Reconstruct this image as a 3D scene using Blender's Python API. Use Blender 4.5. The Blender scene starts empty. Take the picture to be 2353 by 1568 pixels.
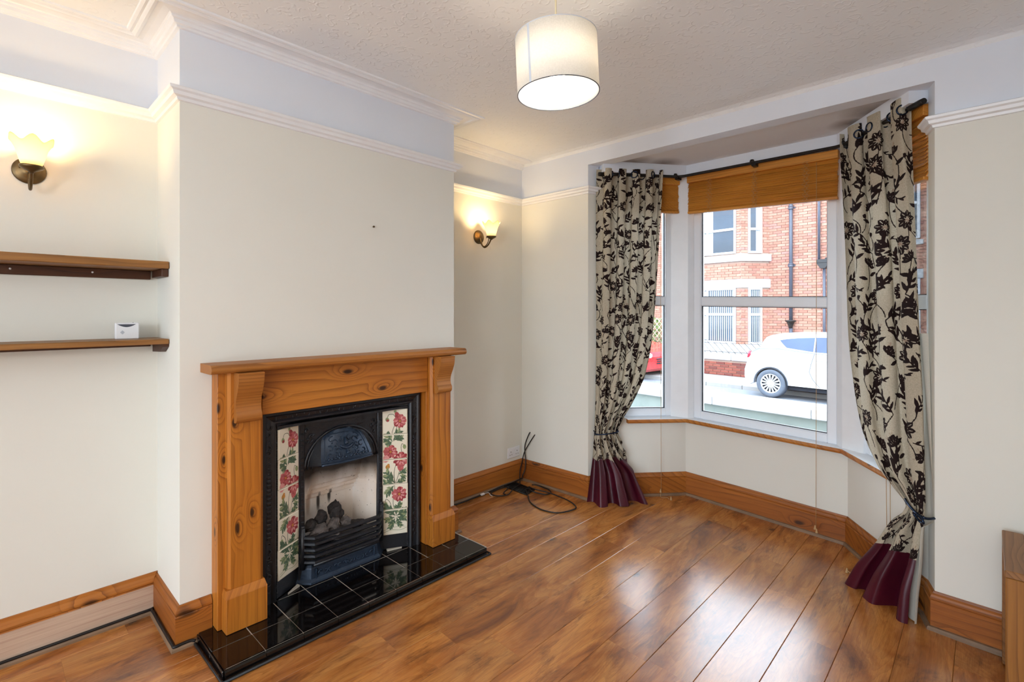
import bpy, bmesh, math, random
from mathutils import Vector, Matrix, noise

rnd = random.Random(7)
scene = bpy.context.scene
COL = scene.collection
PI = math.pi

# ------------------------------------------------------------------ camera
cam_d = bpy.data.cameras.new('camera')
cam = bpy.data.objects.new('camera', cam_d)
COL.objects.link(cam)
cam.location = (2.81, -0.03, 1.405)
cam.rotation_euler = (math.radians(90), 0, math.radians(43.40))
cam_d.sensor_fit = 'HORIZONTAL'
cam_d.sensor_width = 36.0
cam_d.lens = 36.0 * 1155.0 / 2353.0
cam_d.shift_y = -67.0 / 2353.0
cam_d.clip_start = 0.02
cam_d.clip_end = 300
scene.camera = cam

# ------------------------------------------------------------------ sky, exposure
world = bpy.data.worlds.new('overcast_sky')
scene.world = world
world.use_nodes = True
wn = world.node_tree
bg = wn.nodes['Background']
bg.inputs[0].default_value = (0.74, 0.87, 1.0, 1)
bg.inputs[1].default_value = 5.4
world.cycles.sampling_method = 'AUTOMATIC'

vs = scene.view_settings
scene.display_settings.display_device = 'sRGB'
vs.view_transform = 'Standard'
vs.look = 'None'
vs.gamma = 1.0
vs.use_curve_mapping = False
vs.exposure = 0.90

cy = scene.cycles
cy.max_bounces = 9
cy.diffuse_bounces = 5
cy.glossy_bounces = 4
cy.transmission_bounces = 4
cy.transparent_max_bounces = 8
cy.caustics_reflective = False
cy.caustics_refractive = False
cy.sample_clamp_indirect = 6.0
cy.use_denoising = True
cy.use_adaptive_sampling = True
cy.adaptive_threshold = 0.03

PENDANT_W = 22.0
SCONCE_W = 2.6
REAR_W = 37.0


def area_portal(name, loc, rot, sx, sy):
    """Sky portal in a window opening: tells the renderer where daylight comes in."""
    l = bpy.data.lights.new(name, 'AREA')
    l.shape = 'RECTANGLE'
    l.size, l.size_y = sx, sy
    l.cycles.is_portal = True
    o = bpy.data.objects.new(name, l)
    COL.objects.link(o)
    o.location = loc
    o.rotation_euler = rot
    return o


# added fill light behind the camera to brighten the walls; no lamp stands there
_l = bpy.data.lights.new('rear_fill_light', 'POINT')
_l.energy = REAR_W
_l.color = (1.0, .99, .98)
_l.shadow_soft_size = .14
_o = bpy.data.objects.new('rear_fill_light', _l)
COL.objects.link(_o)
_o.location = (2.85, -1.75, 1.75)

# ------------------------------------------------------------------ helpers
def lin(c):
    return tuple((x / 12.92 if x <= 0.04045 else ((x + 0.055) / 1.055) ** 2.4) for x in (v / 255.0 for v in c))


def settle(p):
    """Old house: the bay side of the room has sunk a little (floor slopes to the right)."""
    x, y, z = p
    if z < 2.5:
        z = z - 0.022 * (2.5 - z) * min(max(0.0, x - 0.66), 2.4)
    return (x, y, z)


def wloc(o):
    v = Vector((0, 0, 0))
    while o is not None:
        v = v + o.location
        o = o.parent
    return v


class MB:
    def __init__(s):
        s.v, s.f, s.m, s.s = [], [], [], []

    def add(s, verts, faces, m=0, sm=False):
        b = len(s.v)
        s.v += [tuple(p) for p in verts]
        for f in faces:
            s.f.append(tuple(b + i for i in f))
            s.m.append(m)
            s.s.append(sm)
        return s

    def quad(s, a, b, c, d, m=0):
        return s.add([a, b, c, d], [(0, 1, 2, 3)], m)

    def box(s, x0, x1, y0, y1, z0, z1, m=0, bev=0.0, T=None, ctr=None):
        if bev <= 0:
            V = [(x, y, z) for x in (x0, x1) for y in (y0, y1) for z in (z0, z1)]
            F = [(0, 1, 3, 2), (4, 6, 7, 5), (0, 4, 5, 1), (2, 3, 7, 6), (0, 2, 6, 4), (1, 5, 7, 3)]
        else:
            lo, hi = (x0, y0, z0), (x1, y1, z1)
            b = min(bev, (x1 - x0) * .45, (y1 - y0) * .45, (z1 - z0) * .45)
            idx, V = {}, []
            for sx in (0, 1):
                for sy in (0, 1):
                    for sz in (0, 1):
                        sg = (sx, sy, sz)
                        for a in range(3):
                            p = []
                            for k in range(3):
                                e = hi[k] if sg[k] else lo[k]
                                p.append(e if k == a else (e - b if sg[k] else e + b))
                            idx[(sg, a)] = len(V)
                            V.append(tuple(p))
            F = []
            for a in range(3):
                k1, k2 = [k for k in range(3) if k != a]
                for sv in (0, 1):
                    q = []
                    for (i, j) in ((0, 0), (1, 0), (1, 1), (0, 1)):
                        sg = [0, 0, 0]
                        sg[a], sg[k1], sg[k2] = sv, i, j
                        q.append(idx[(tuple(sg), a)])
                    F.append(tuple(q))
                for i in (0, 1):
                    for j in (0, 1):
                        A, B = [0, 0, 0], [0, 0, 0]
                        A[a], B[a] = 0, 1
                        A[k1] = B[k1] = i
                        A[k2] = B[k2] = j
                        A, B = tuple(A), tuple(B)
                        F.append((idx[(A, k1)], idx[(B, k1)], idx[(B, k2)], idx[(A, k2)]))
            for sx in (0, 1):
                for sy in (0, 1):
                    for sz in (0, 1):
                        F.append(tuple(idx[((sx, sy, sz), a)] for a in range(3)))
        if T:
            V = [T(p) for p in V]
        return s.add(V, F, m)

    def prism(s, poly, a0, a1, axis='z', m=0, sm=False, T=None):
        """poly: 2-D outline; axis z: (x,y); axis y: (x,z); axis x: (y,z)."""
        n = len(poly)
        def P(p, a):
            return {'z': (p[0], p[1], a), 'y': (p[0], a, p[1]), 'x': (a, p[0], p[1])}[axis]
        V = [P(p, a0) for p in poly] + [P(p, a1) for p in poly]
        if T:
            V = [T(p) for p in V]
        b = len(s.v)
        s.add(V, [tuple(range(n))[::-1], tuple(range(n, 2 * n))], m)
        for i in range(n):
            j = (i + 1) % n
            s.f.append((b + i, b + j, b + n + j, b + n + i)); s.m.append(m); s.s.append(sm)
        return s

    def tube(s, pts, r, n=8, m=0, closed=False, caps=True, sm=True):
        pts = [Vector(p) for p in pts]
        N = len(pts)
        rr = r if isinstance(r, (list, tuple)) else [r] * N
        b = len(s.v)
        up = None
        for i, p in enumerate(pts):
            a = pts[(i - 1) % N] if (closed or i > 0) else p
            c = pts[(i + 1) % N] if (closed or i < N - 1) else p
            d = (c - a)
            d = d.normalized() if d.length > 1e-9 else Vector((0, 0, 1))
            if up is None:
                ref = Vector((0, 0, 1)) if abs(d.z) < .9 else Vector((1, 0, 0))
                up = (ref - d * ref.dot(d)).normalized()
            else:
                up = (up - d * up.dot(d))
                up = up.normalized() if up.length > 1e-6 else d.orthogonal().normalized()
            sd = d.cross(up)
            for k in range(n):
                t = 2 * PI * k / n
                s.v.append(tuple(p + (up * math.cos(t) + sd * math.sin(t)) * rr[i]))
        L = N if closed else N - 1
        for i in range(L):
            i2 = (i + 1) % N
            for k in range(n):
                k2 = (k + 1) % n
                s.f.append((b + i * n + k, b + i * n + k2, b + i2 * n + k2, b + i2 * n + k)); s.m.append(m); s.s.append(sm)
        if caps and not closed:
            s.f.append(tuple(b + k for k in range(n))[::-1]); s.m.append(m); s.s.append(False)
            s.f.append(tuple(b + (N - 1) * n + k for k in range(n))); s.m.append(m); s.s.append(False)
        return s

    def lathe(s, prof, n=24, c=(0, 0, 0), axis='z', m=0, closed=False, sm=True, rmod=None):
        """prof: (radius, height) pairs."""
        b = len(s.v)
        for (r, h) in prof:
            for k in range(n):
                t = 2 * PI * k / n
                rr, hh = (r, h) if rmod is None else rmod(r, h, t)
                u, w = rr * math.cos(t), rr * math.sin(t)
                p = {'z': (u, w, hh), 'x': (hh, u, w), 'y': (u, hh, w)}[axis]
                s.v.append((c[0] + p[0], c[1] + p[1], c[2] + p[2]))
        N = len(prof)
        L = N if closed else N - 1
        for i in range(L):
            i2 = (i + 1) % N
            for k in range(n):
                k2 = (k + 1) % n
                s.f.append((b + i * n + k, b + i * n + k2, b + i2 * n + k2, b + i2 * n + k)); s.m.append(m); s.s.append(sm)
        if not closed:
            if prof[0][0] > 1e-6:
                s.f.append(tuple(b + k for k in range(n))[::-1]); s.m.append(m); s.s.append(False)
            if prof[-1][0] > 1e-6:
                s.f.append(tuple(b + (N - 1) * n + k for k in range(n))); s.m.append(m); s.s.append(False)
        return s

    def sweep(s, prof, path, m=0, sm=False, start=None, end=None, side=1.0):
        """prof (out, z) swept along a plan path with mitred corners. 'out' points to the left of travel * side.
        start / end: unit vectors of the neighbouring segment for mitring a piece whose neighbour is another object."""
        pts = [Vector(p) for p in path]
        N = len(pts)
        dirs = [(pts[i + 1] - pts[i]).normalized() for i in range(N - 1)]
        b = len(s.v)
        n = len(prof)
        for i in range(N):
            d0 = dirs[i - 1] if i > 0 else (Vector(start).normalized() if start is not None else dirs[0])
            d1 = dirs[i] if i < N - 1 else (Vector(end).normalized() if end is not None else dirs[-1])
            n0, n1 = Vector((-d0.y, d0.x)) * side, Vector((-d1.y, d1.x)) * side
            bis = n0 + n1
            bis = bis / max(1e-6, bis.dot(n0)) if bis.length > 1e-6 else n0
            for (o, z) in prof:
                s.v.append((pts[i].x + bis.x * o, pts[i].y + bis.y * o, z))
        for i in range(N - 1):
            for k in range(n):
                k2 = (k + 1) % n
                s.f.append((b + i * n + k, b + i * n + k2, b + (i + 1) * n + k2, b + (i + 1) * n + k)); s.m.append(m); s.s.append(sm)
        s.f.append(tuple(b + k for k in range(n))[::-1]); s.m.append(m); s.s.append(False)
        s.f.append(tuple(b + (N - 1) * n + k for k in range(n))); s.m.append(m); s.s.append(False)
        return s

    def grid(s, P, nu, nv, m=0, sm=True, uclosed=False):
        b = len(s.v)
        for j in range(nv + 1):
            for i in range(nu + 1):
                s.v.append(tuple(P(i / nu, j / nv)))
        for j in range(nv):
            for i in range(nu):
                a = b + j * (nu + 1) + i
                s.f.append((a, a + 1, a + nu + 2, a + nu + 1)); s.m.append(m); s.s.append(sm)
        return s

    def build(s, name, mats, parent=None, warp=False, fix=True, kind=None, loc=None):
        V = s.v
        if warp:
            V = [settle(p) for p in V]
        base = wloc(parent) if parent is not None else Vector((0, 0, 0))
        own = Vector(loc) if loc is not None else base
        off = own
        V = [(p[0] - off.x, p[1] - off.y, p[2] - off.z) for p in V]
        me = bpy.data.meshes.new(name)
        me.from_pydata(V, [], s.f)
        if not isinstance(mats, (list, tuple)):
            mats = [mats]
        for mt in mats:
            me.materials.append(mt)
        me.polygons.foreach_set('material_index', s.m)
        me.polygons.foreach_set('use_smooth', s.s)
        if fix:
            bm = bmesh.new()
            bm.from_mesh(me)
            bmesh.ops.recalc_face_normals(bm, faces=bm.faces)
            bm.to_mesh(me)
            bm.free()
        me.update()
        o = bpy.data.objects.new(name, me)
        COL.objects.link(o)
        if parent is not None:
            o.parent = parent
            o.location = own - base
        else:
            o.location = own if loc is not None else (0, 0, 0)
        if kind:
            o['kind'] = kind
        return o


def tag(o, label, cat, group=None):
    o['label'] = label
    o['category'] = cat
    if group:
        o['group'] = group
    return o


def thing(name, label, cat, loc=(0, 0, 0), group=None):
    o = bpy.data.objects.new(name, None)
    o.empty_display_size = 0.05
    COL.objects.link(o)
    o.location = loc
    return tag(o, label, cat, group)


def struct(name, mb, mats, warp=False, label=None, fix=True, parent=None):
    o = mb.build(name, mats, parent, warp=warp, fix=fix)
    if parent is None:
        o['kind'] = 'structure'
    if label:
        o['label'] = label
    return o


def lerp(a, b, t):
    return a + (b - a) * t


def interp(tab, x):
    """piecewise smooth interpolation in a table sorted by first column descending or ascending"""
    if tab[0][0] > tab[-1][0]:
        tab = tab[::-1]
    if x <= tab[0][0]:
        return tab[0][1:]
    for a, b in zip(tab, tab[1:]):
        if x <= b[0]:
            t = (x - a[0]) / (b[0] - a[0])
            return tuple(lerp(p, q, t) for p, q in zip(a[1:], b[1:]))
    return tab[-1][1:]


def spline(pts, n):
    """Catmull-Rom through points"""
    P = [Vector(p) for p in pts]
    out = []
    for i in range(len(P) - 1):
        p0 = P[i - 1] if i > 0 else P[i] * 2 - P[i + 1]
        p1, p2 = P[i], P[i + 1]
        p3 = P[i + 2] if i + 2 < len(P) else P[i + 1] * 2 - P[i]
        for k in range(n):
            t = k / n
            out.append(0.5 * ((2 * p1) + (p2 - p0) * t + (2 * p0 - 5 * p1 + 4 * p2 - p3) * t * t + (3 * p1 - p0 - 3 * p2 + p3) * t ** 3))
    out.append(P[-1])
    return out
# ------------------------------------------------------------------ materials
def nmat(name):
    m = bpy.data.materials.new(name)
    m.use_nodes = True
    nt = m.node_tree
    return m, nt, nt.nodes['Principled BSDF']


def N(nt, typ, **kw):
    n = nt.nodes.new(typ)
    for k, v in kw.items():
        if k.startswith('i_'):
            key = k[2:]
            key = int(key) if key.isdigit() else key.replace('_', ' ')
            n.inputs[key].default_value = v
        else:
            setattr(n, k, v)
    return n


def ramp(nt, stops, interp='LINEAR'):
    r = nt.nodes.new('ShaderNodeValToRGB')
    r.color_ramp.interpolation = interp
    el = r.color_ramp.elements
    while len(el) < len(stops):
        el.new(0.5)
    for e, (p, c) in zip(el, stops):
        e.position = p
        e.color = (*c, 1) if len(c) == 3 else c
    return r


def mix(nt, fac, a, b, blend='MIX'):
    n = nt.nodes.new('ShaderNodeMix')
    n.data_type = 'RGBA'
    n.blend_type = blend
    for sock, val in ((n.inputs[0], fac), (n.inputs[6], a), (n.inputs[7], b)):
        if hasattr(val, 'links'):
            nt.links.new(val, sock)
        elif isinstance(val, (int, float)):
            sock.default_value = val
        else:
            sock.default_value = (*val, 1)
    return n.outputs[2]


def math_n(nt, op, a, b=None, clamp=False):
    n = nt.nodes.new('ShaderNodeMath')
    n.operation = op
    n.use_clamp = clamp
    for sock, val in zip(n.inputs, (a, b)):
        if val is None:
            continue
        if hasattr(val, 'links'):
            nt.links.new(val, sock)
        else:
            sock.default_value = val
    return n.outputs[0]


def bump(nt, bsdf, height, strength, dist=0.01):
    b = N(nt, 'ShaderNodeBump', i_Strength=strength, i_Distance=dist)
    nt.links.new(height, b.inputs['Height'])
    nt.links.new(b.outputs[0], bsdf.inputs['Normal'])


def plain(name, c, rough=0.5, metal=0.0, spec=0.5, var=0.06, vscale=12.0, bumpy=0.0, bscale=60.0, coat=0.0):
    """a plain painted or cast surface: small colour variation and fine relief"""
    m, nt, b = nmat(name)
    col = lin(c)
    tc = N(nt, 'ShaderNodeTexCoord')
    nz = N(nt, 'ShaderNodeTexNoise', i_Scale=vscale, i_Detail=3.0)
    nt.links.new(tc.outputs['Object'], nz.inputs['Vector'])
    r = ramp(nt, [(0.3, tuple(x * (1 - var) for x in col)), (0.7, tuple(min(1, x * (1 + var)) for x in col))])
    nt.links.new(nz.outputs['Fac'], r.inputs[0])
    nt.links.new(r.outputs[0], b.inputs['Base Color'])
    b.inputs['Roughness'].default_value = rough
    b.inputs['Metallic'].default_value = metal
    b.inputs['Specular IOR Level'].default_value = spec
    b.inputs['Coat Weight'].default_value = coat
    if bumpy:
        n2 = N(nt, 'ShaderNodeTexNoise', i_Scale=bscale, i_Detail=4.0)
        nt.links.new(tc.outputs['Object'], n2.inputs['Vector'])
        bump(nt, b, n2.outputs['Fac'], bumpy)
    return m


def wood(name, light, mid, dark, axis='z', knots=1.0, rough=0.45, ring=9.0, kscale=4.0, perobj=False, kdark=(46, 24, 10), stretch=0.10, contrast=1.0, spec=0.4, freq=22.0, seed=0.0):
    """pine-like timber, grain along one object axis; growth lines bend round the knots"""
    m, nt, b = nmat(name)
    tc = N(nt, 'ShaderNodeTexCoord')
    sp = N(nt, 'ShaderNodeSeparateXYZ')
    nt.links.new(tc.outputs['Object'], sp.inputs[0])
    k = 'xyz'.index(axis)
    o1, o2 = [i for i in range(3) if i != k]
    al = math_n(nt, 'ADD', sp.outputs[k], seed * 3.7)
    ac = math_n(nt, 'ADD', math_n(nt, 'ADD', sp.outputs[o1], sp.outputs[o2]), seed)

    def vec(sa, sc):
        c = N(nt, 'ShaderNodeCombineXYZ')
        nt.links.new(math_n(nt, 'MULTIPLY', ac, sc), c.inputs[0])
        nt.links.new(math_n(nt, 'MULTIPLY', al, sa), c.inputs[1])
        return c.outputs[0]
    wob = N(nt, 'ShaderNodeTexNoise', i_Scale=9.0, i_Detail=2.0)
    nt.links.new(vec(.5, 1.0), wob.inputs['Vector'])
    kv = mix(nt, 0.03, vec(.42, 1.0), wob.outputs['Color'], 'ADD')
    vo = N(nt, 'ShaderNodeTexVoronoi', i_Scale=kscale, i_Randomness=1.0)
    vo.voronoi_dimensions = '2D'
    nt.links.new(kv, vo.inputs['Vector'])
    d = vo.outputs['Distance']
    kn = N(nt, 'ShaderNodeMapRange', i_1=0.0, i_2=0.30, i_3=1.0, i_4=0.0)
    kn.interpolation_type = 'SMOOTHSTEP'
    nt.links.new(d, kn.inputs[0])
    n1 = N(nt, 'ShaderNodeTexNoise', i_Scale=4.0, i_Detail=2.0, i_Distortion=0.4)
    nt.links.new(vec(stretch * 2.2, 1.0), n1.inputs['Vector'])
    ph = math_n(nt, 'ADD', math_n(nt, 'MULTIPLY', ac, freq), math_n(nt, 'MULTIPLY', n1.outputs['Fac'], ring))
    ph = math_n(nt, 'ADD', ph, math_n(nt, 'MULTIPLY', kn.outputs[0], 3.2 * knots))
    st = math_n(nt, 'FRACT', ph)                       # early wood fades into a sharp late-wood line
    st = math_n(nt, 'POWER', st, 3.0)
    gate = N(nt, 'ShaderNodeTexNoise', i_Scale=5.0, i_Detail=2.0)
    nt.links.new(vec(.25, 1.0), gate.inputs['Vector'])
    gm = N(nt, 'ShaderNodeMapRange', i_1=0.35, i_2=0.65, i_3=0.15, i_4=1.0)
    nt.links.new(gate.outputs['Fac'], gm.inputs[0])
    st = math_n(nt, 'MULTIPLY', st, math_n(nt, 'MAXIMUM', gm.outputs[0], math_n(nt, 'MULTIPLY', kn.outputs[0], 1.4)), True)
    nf = N(nt, 'ShaderNodeTexNoise', i_Scale=170.0, i_Detail=3.0)
    nt.links.new(vec(.03, 1.0), nf.inputs['Vector'])
    broad = N(nt, 'ShaderNodeTexNoise', i_Scale=3.0, i_Detail=3.0)
    nt.links.new(vec(.25, 1.0), broad.inputs['Vector'])
    L, M_, D = lin(light), lin(mid), lin(dark)
    rb = ramp(nt, [(0.35, L), (0.65, M_)])
    nt.links.new(broad.outputs['Fac'], rb.inputs[0])
    c1 = mix(nt, math_n(nt, 'MULTIPLY', st, 0.75 * contrast), rb.outputs[0], D)
    ff = N(nt, 'ShaderNodeMapRange', i_1=0.35, i_2=0.75, i_3=0.0, i_4=0.28)
    nt.links.new(nf.outputs['Fac'], ff.inputs[0])
    c2 = mix(nt, ff.outputs[0], c1, D)
    kc = N(nt, 'ShaderNodeMapRange', i_1=0.035, i_2=0.075, i_3=0.95 * min(1, knots), i_4=0.0)
    nt.links.new(d, kc.inputs[0])
    c3 = mix(nt, kc.outputs[0], c2, lin(kdark))
    nt.links.new(c3, b.inputs['Base Color'])
    b.inputs['Roughness'].default_value = rough
    b.inputs['Specular IOR Level'].default_value = spec
    bump(nt, b, nf.outputs['Fac'], 0.06)
    return m


def laminate():
    m, nt, b = nmat('oak_laminate')
    tc = N(nt, 'ShaderNodeTexCoord')
    oi = N(nt, 'ShaderNodeObjectInfo')
    cmb = N(nt, 'ShaderNodeCombineXYZ')
    for k, f in enumerate((37.0, 91.0, 53.0)):
        nt.links.new(math_n(nt, 'MULTIPLY', oi.outputs['Random'], f), cmb.inputs[k])
    ad = N(nt, 'ShaderNodeVectorMath', operation='ADD')
    nt.links.new(tc.outputs['Object'], ad.inputs[0]); nt.links.new(cmb.outputs[0], ad.inputs[1])
    vec = ad.outputs[0]

    def mapped(sy, sc=1.0):
        mp = N(nt, 'ShaderNodeMapping')
        mp.inputs['Scale'].default_value = (sc, sy * sc, sc)
        nt.links.new(vec, mp.inputs['Vector'])
        return mp.outputs[0]
    cloud = N(nt, 'ShaderNodeTexNoise', i_Scale=6.0, i_Detail=7.0, i_Roughness=0.62, i_Distortion=1.0)
    nt.links.new(mapped(0.26), cloud.inputs['Vector'])
    rings = N(nt, 'ShaderNodeTexNoise', i_Scale=4.0, i_Detail=1.5, i_Distortion=0.8)
    nt.links.new(mapped(0.16), rings.inputs['Vector'])
    vo = N(nt, 'ShaderNodeTexVoronoi', i_Scale=5.2)
    vw = N(nt, 'ShaderNodeTexNoise', i_Scale=26.0, i_Detail=5.0)
    nt.links.new(mapped(0.6), vw.inputs['Vector'])
    dist = mix(nt, 0.060, mapped(0.46), vw.outputs['Color'], 'ADD')
    nt.links.new(dist, vo.inputs['Vector'])
    kn = N(nt, 'ShaderNodeMapRange', i_1=0.0, i_2=0.34, i_3=1.0, i_4=0.0)
    kn.interpolation_type = 'SMOOTHSTEP'
    nt.links.new(vo.outputs['Distance'], kn.inputs[0])
    ph = math_n(nt, 'ADD', math_n(nt, 'MULTIPLY', rings.outputs['Fac'], 22.0), math_n(nt, 'MULTIPLY', kn.outputs[0], 5.0))
    st = math_n(nt, 'POWER', math_n(nt, 'FRACT', ph), 2.0)
    fib = N(nt, 'ShaderNodeTexNoise', i_Scale=190.0, i_Detail=5.0, i_Roughness=0.75)
    nt.links.new(mapped(0.055), fib.inputs['Vector'])
    base = ramp(nt, [(0.28, lin((108, 58, 26))), (0.42, lin((170, 102, 46))), (0.55, lin((200, 132, 66))), (0.8, lin((214, 152, 84)))])
    nt.links.new(cloud.outputs['Fac'], base.inputs[0])
    c = mix(nt, math_n(nt, 'MULTIPLY', st, 0.26), base.outputs[0], lin((110, 62, 30)))
    fr = N(nt, 'ShaderNodeMapRange', i_1=0.44, i_2=0.66, i_3=0.0, i_4=0.75)
    nt.links.new(fib.outputs['Fac'], fr.inputs[0])
    smoke = N(nt, 'ShaderNodeTexNoise', i_Scale=8.0, i_Detail=8.0, i_Roughness=0.7, i_Distortion=1.4)
    nt.links.new(mapped(0.24), smoke.inputs['Vector'])
    sm = N(nt, 'ShaderNodeMapRange', i_1=0.52, i_2=0.70, i_3=0.0, i_4=0.85)
    nt.links.new(smoke.outputs['Fac'], sm.inputs[0])
    near = N(nt, 'ShaderNodeMapRange', i_1=0.10, i_2=0.40, i_3=0.5, i_4=0.0)
    nt.links.new(vo.outputs['Distance'], near.inputs[0])
    c = mix(nt, math_n(nt, 'MULTIPLY', fr.outputs[0], math_n(nt, 'ADD', 0.42, sm.outputs[0])), c, lin((104, 58, 30)))
    c = mix(nt, math_n(nt, 'MULTIPLY', math_n(nt, 'MAXIMUM', sm.outputs[0], near.outputs[0]), 0.82), c, lin((98, 58, 34)))
    kc = N(nt, 'ShaderNodeMapRange', i_1=0.02, i_2=0.12, i_3=0.9, i_4=0.0)
    nt.links.new(vo.outputs['Distance'], kc.inputs[0])
    c = mix(nt, kc.outputs[0], c, lin((56, 32, 22)))
    tone = N(nt, 'ShaderNodeMapRange', i_1=0.0, i_2=1.0, i_3=0.88, i_4=1.08)
    nt.links.new(oi.outputs['Random'], tone.inputs[0])
    cc = N(nt, 'ShaderNodeCombineColor')
    for k in range(3):
        nt.links.new(tone.outputs[0], cc.inputs[k])
    c = mix(nt, 1.0, c, cc.outputs[0], 'MULTIPLY')
    nt.links.new(c, b.inputs['Base Color'])
    b.inputs['Roughness'].default_value = 0.23
    b.inputs['Specular IOR Level'].default_value = 1.0
    bump(nt, b, fib.outputs['Fac'], 0.03)
    return m


def plaster(name, c, relief=0.12, scale=26.0, var=0.02):
    m, nt, b = nmat(name)
    tc = N(nt, 'ShaderNodeTexCoord')
    n1 = N(nt, 'ShaderNodeTexNoise', i_Scale=1.3, i_Detail=3.0)
    nt.links.new(tc.outputs['Object'], n1.inputs['Vector'])
    col = lin(c)
    r = ramp(nt, [(0.3, tuple(x * (1 - var) for x in col)), (0.7, tuple(min(1, x * (1 + var)) for x in col))])
    nt.links.new(n1.outputs['Fac'], r.inputs[0])
    nt.links.new(r.outputs[0], b.inputs['Base Color'])
    b.inputs['Roughness'].default_value = 0.7
    b.inputs['Specular IOR Level'].default_value = 0.25
    n2 = N(nt, 'ShaderNodeTexNoise', i_Scale=scale, i_Detail=5.0)
    nt.links.new(tc.outputs['Object'], n2.inputs['Vector'])
    n3 = N(nt, 'ShaderNodeTexNoise', i_Scale=3.0, i_Detail=2.0)
    nt.links.new(tc.outputs['Object'], n3.inputs['Vector'])
    h = math_n(nt, 'ADD', n2.outputs['Fac'], math_n(nt, 'MULTIPLY', n3.outputs['Fac'], 3.0))
    bump(nt, b, h, relief, 0.004)
    return m


def textured_ceiling():
    m, nt, b = nmat('stippled_ceiling_paper')
    tc = N(nt, 'ShaderNodeTexCoord')
    b.inputs['Base Color'].default_value = (*lin((237, 240, 243)), 1)
    b.inputs['Roughness'].default_value = 0.75
    vw = N(nt, 'ShaderNodeTexNoise', i_Scale=14.0, i_Detail=2.0)
    nt.links.new(tc.outputs['Object'], vw.inputs['Vector'])
    dv = mix(nt, 0.05, tc.outputs['Object'], vw.outputs['Color'], 'ADD')
    vo = N(nt, 'ShaderNodeTexVoronoi', i_Scale=22.0)
    nt.links.new(dv, vo.inputs['Vector'])
    # broken curls: thin rings around each cell point, gated by noise
    ring = N(nt, 'ShaderNodeMapRange', i_1=0.0, i_2=0.12, i_3=1.0, i_4=0.0)
    nt.links.new(math_n(nt, 'ABSOLUTE', math_n(nt, 'SUBTRACT', vo.outputs['Distance'], 0.42)), ring.inputs[0])
    gate = N(nt, 'ShaderNodeTexNoise', i_Scale=30.0, i_Detail=1.0)
    nt.links.new(tc.outputs['Object'], gate.inputs['Vector'])
    g = N(nt, 'ShaderNodeMapRange', i_1=0.46, i_2=0.56, i_3=0.0, i_4=1.0)
    nt.links.new(gate.outputs['Fac'], g.inputs[0])
    h = math_n(nt, 'MULTIPLY', ring.outputs[0], g.outputs[0])
    bump(nt, b, h, 0.35, 0.004)
    return m


def brick_mat(name, stops):
    m, nt, b = nmat(name)
    oi = N(nt, 'ShaderNodeObjectInfo')
    ge = N(nt, 'ShaderNodeNewGeometry')
    r = math_n(nt, 'FRACT', math_n(nt, 'ADD', oi.outputs['Random'], ge.outputs['Random Per Island']))
    cr = ramp(nt, stops, 'LINEAR')
    nt.links.new(r, cr.inputs[0])
    tc = N(nt, 'ShaderNodeTexCoord')
    nz = N(nt, 'ShaderNodeTexNoise', i_Scale=30.0, i_Detail=4.0)
    nt.links.new(tc.outputs['Object'], nz.inputs['Vector'])
    mr = N(nt, 'ShaderNodeMapRange', i_1=0.3, i_2=0.7, i_3=0.0, i_4=0.25)
    nt.links.new(nz.outputs['Fac'], mr.inputs[0])
    c = mix(nt, mr.outputs[0], cr.outputs[0], lin((116, 62, 46)))
    nt.links.new(c, b.inputs['Base Color'])
    b.inputs['Roughness'].default_value = 0.85
    return m


def glass(name, tint=(1, 1, 1), refl=0.9):
    """thin window pane: see-through with a Fresnel reflection"""
    m = bpy.data.materials.new(name)
    m.use_nodes = True
    nt = m.node_tree
    nt.nodes.clear()
    out = N(nt, 'ShaderNodeOutputMaterial')
    tr = N(nt, 'ShaderNodeBsdfTransparent')
    tr.inputs[0].default_value = (*tint, 1)
    gl = N(nt, 'ShaderNodeBsdfGlossy', i_Roughness=0.0)
    fr = N(nt, 'ShaderNodeFresnel', i_IOR=1.45)
    nz = N(nt, 'ShaderNodeTexNoise', i_Scale=1.5)
    mx = N(nt, 'ShaderNodeMixShader')
    nt.links.new(math_n(nt, 'MULTIPLY', fr.outputs[0], refl), mx.inputs[0])
    nt.links.new(tr.outputs[0], mx.inputs[1])
    nt.links.new(gl.outputs[0], mx.inputs[2])
    nt.links.new(mx.outputs[0], out.inputs[0])
    return m


def translucent(name, c, frac=0.5, rough=0.6, weave=0.0):
    m = bpy.data.materials.new(name)
    m.use_nodes = True
    nt = m.node_tree
    nt.nodes.clear()
    out = N(nt, 'ShaderNodeOutputMaterial')
    tc = N(nt, 'ShaderNodeTexCoord')
    nz = N(nt, 'ShaderNodeTexNoise', i_Scale=220.0, i_Detail=2.0)
    nt.links.new(tc.outputs['Object'], nz.inputs['Vector'])
    col = lin(c)
    r = ramp(nt, [(0.35, tuple(x * (1 - weave) for x in col)), (0.65, col)])
    nt.links.new(nz.outputs['Fac'], r.inputs[0])
    df = N(nt, 'ShaderNodeBsdfDiffuse')
    tl = N(nt, 'ShaderNodeBsdfTranslucent')
    nt.links.new(r.outputs[0], df.inputs[0])
    nt.links.new(r.outputs[0], tl.inputs[0])
    mx = N(nt, 'ShaderNodeMixShader')
    mx.inputs[0].default_value = frac
    nt.links.new(df.outputs[0], mx.inputs[1])
    nt.links.new(tl.outputs[0], mx.inputs[2])
    nt.links.new(mx.outputs[0], out.inputs[0])
    return m


def emitter(name, c, strength):
    m, nt, b = nmat(name)
    b.inputs['Base Color'].default_value = (*lin(c), 1)
    b.inputs['Emission Color'].default_value = (*lin(c), 1)
    b.inputs['Emission Strength'].default_value = strength
    return m


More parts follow.
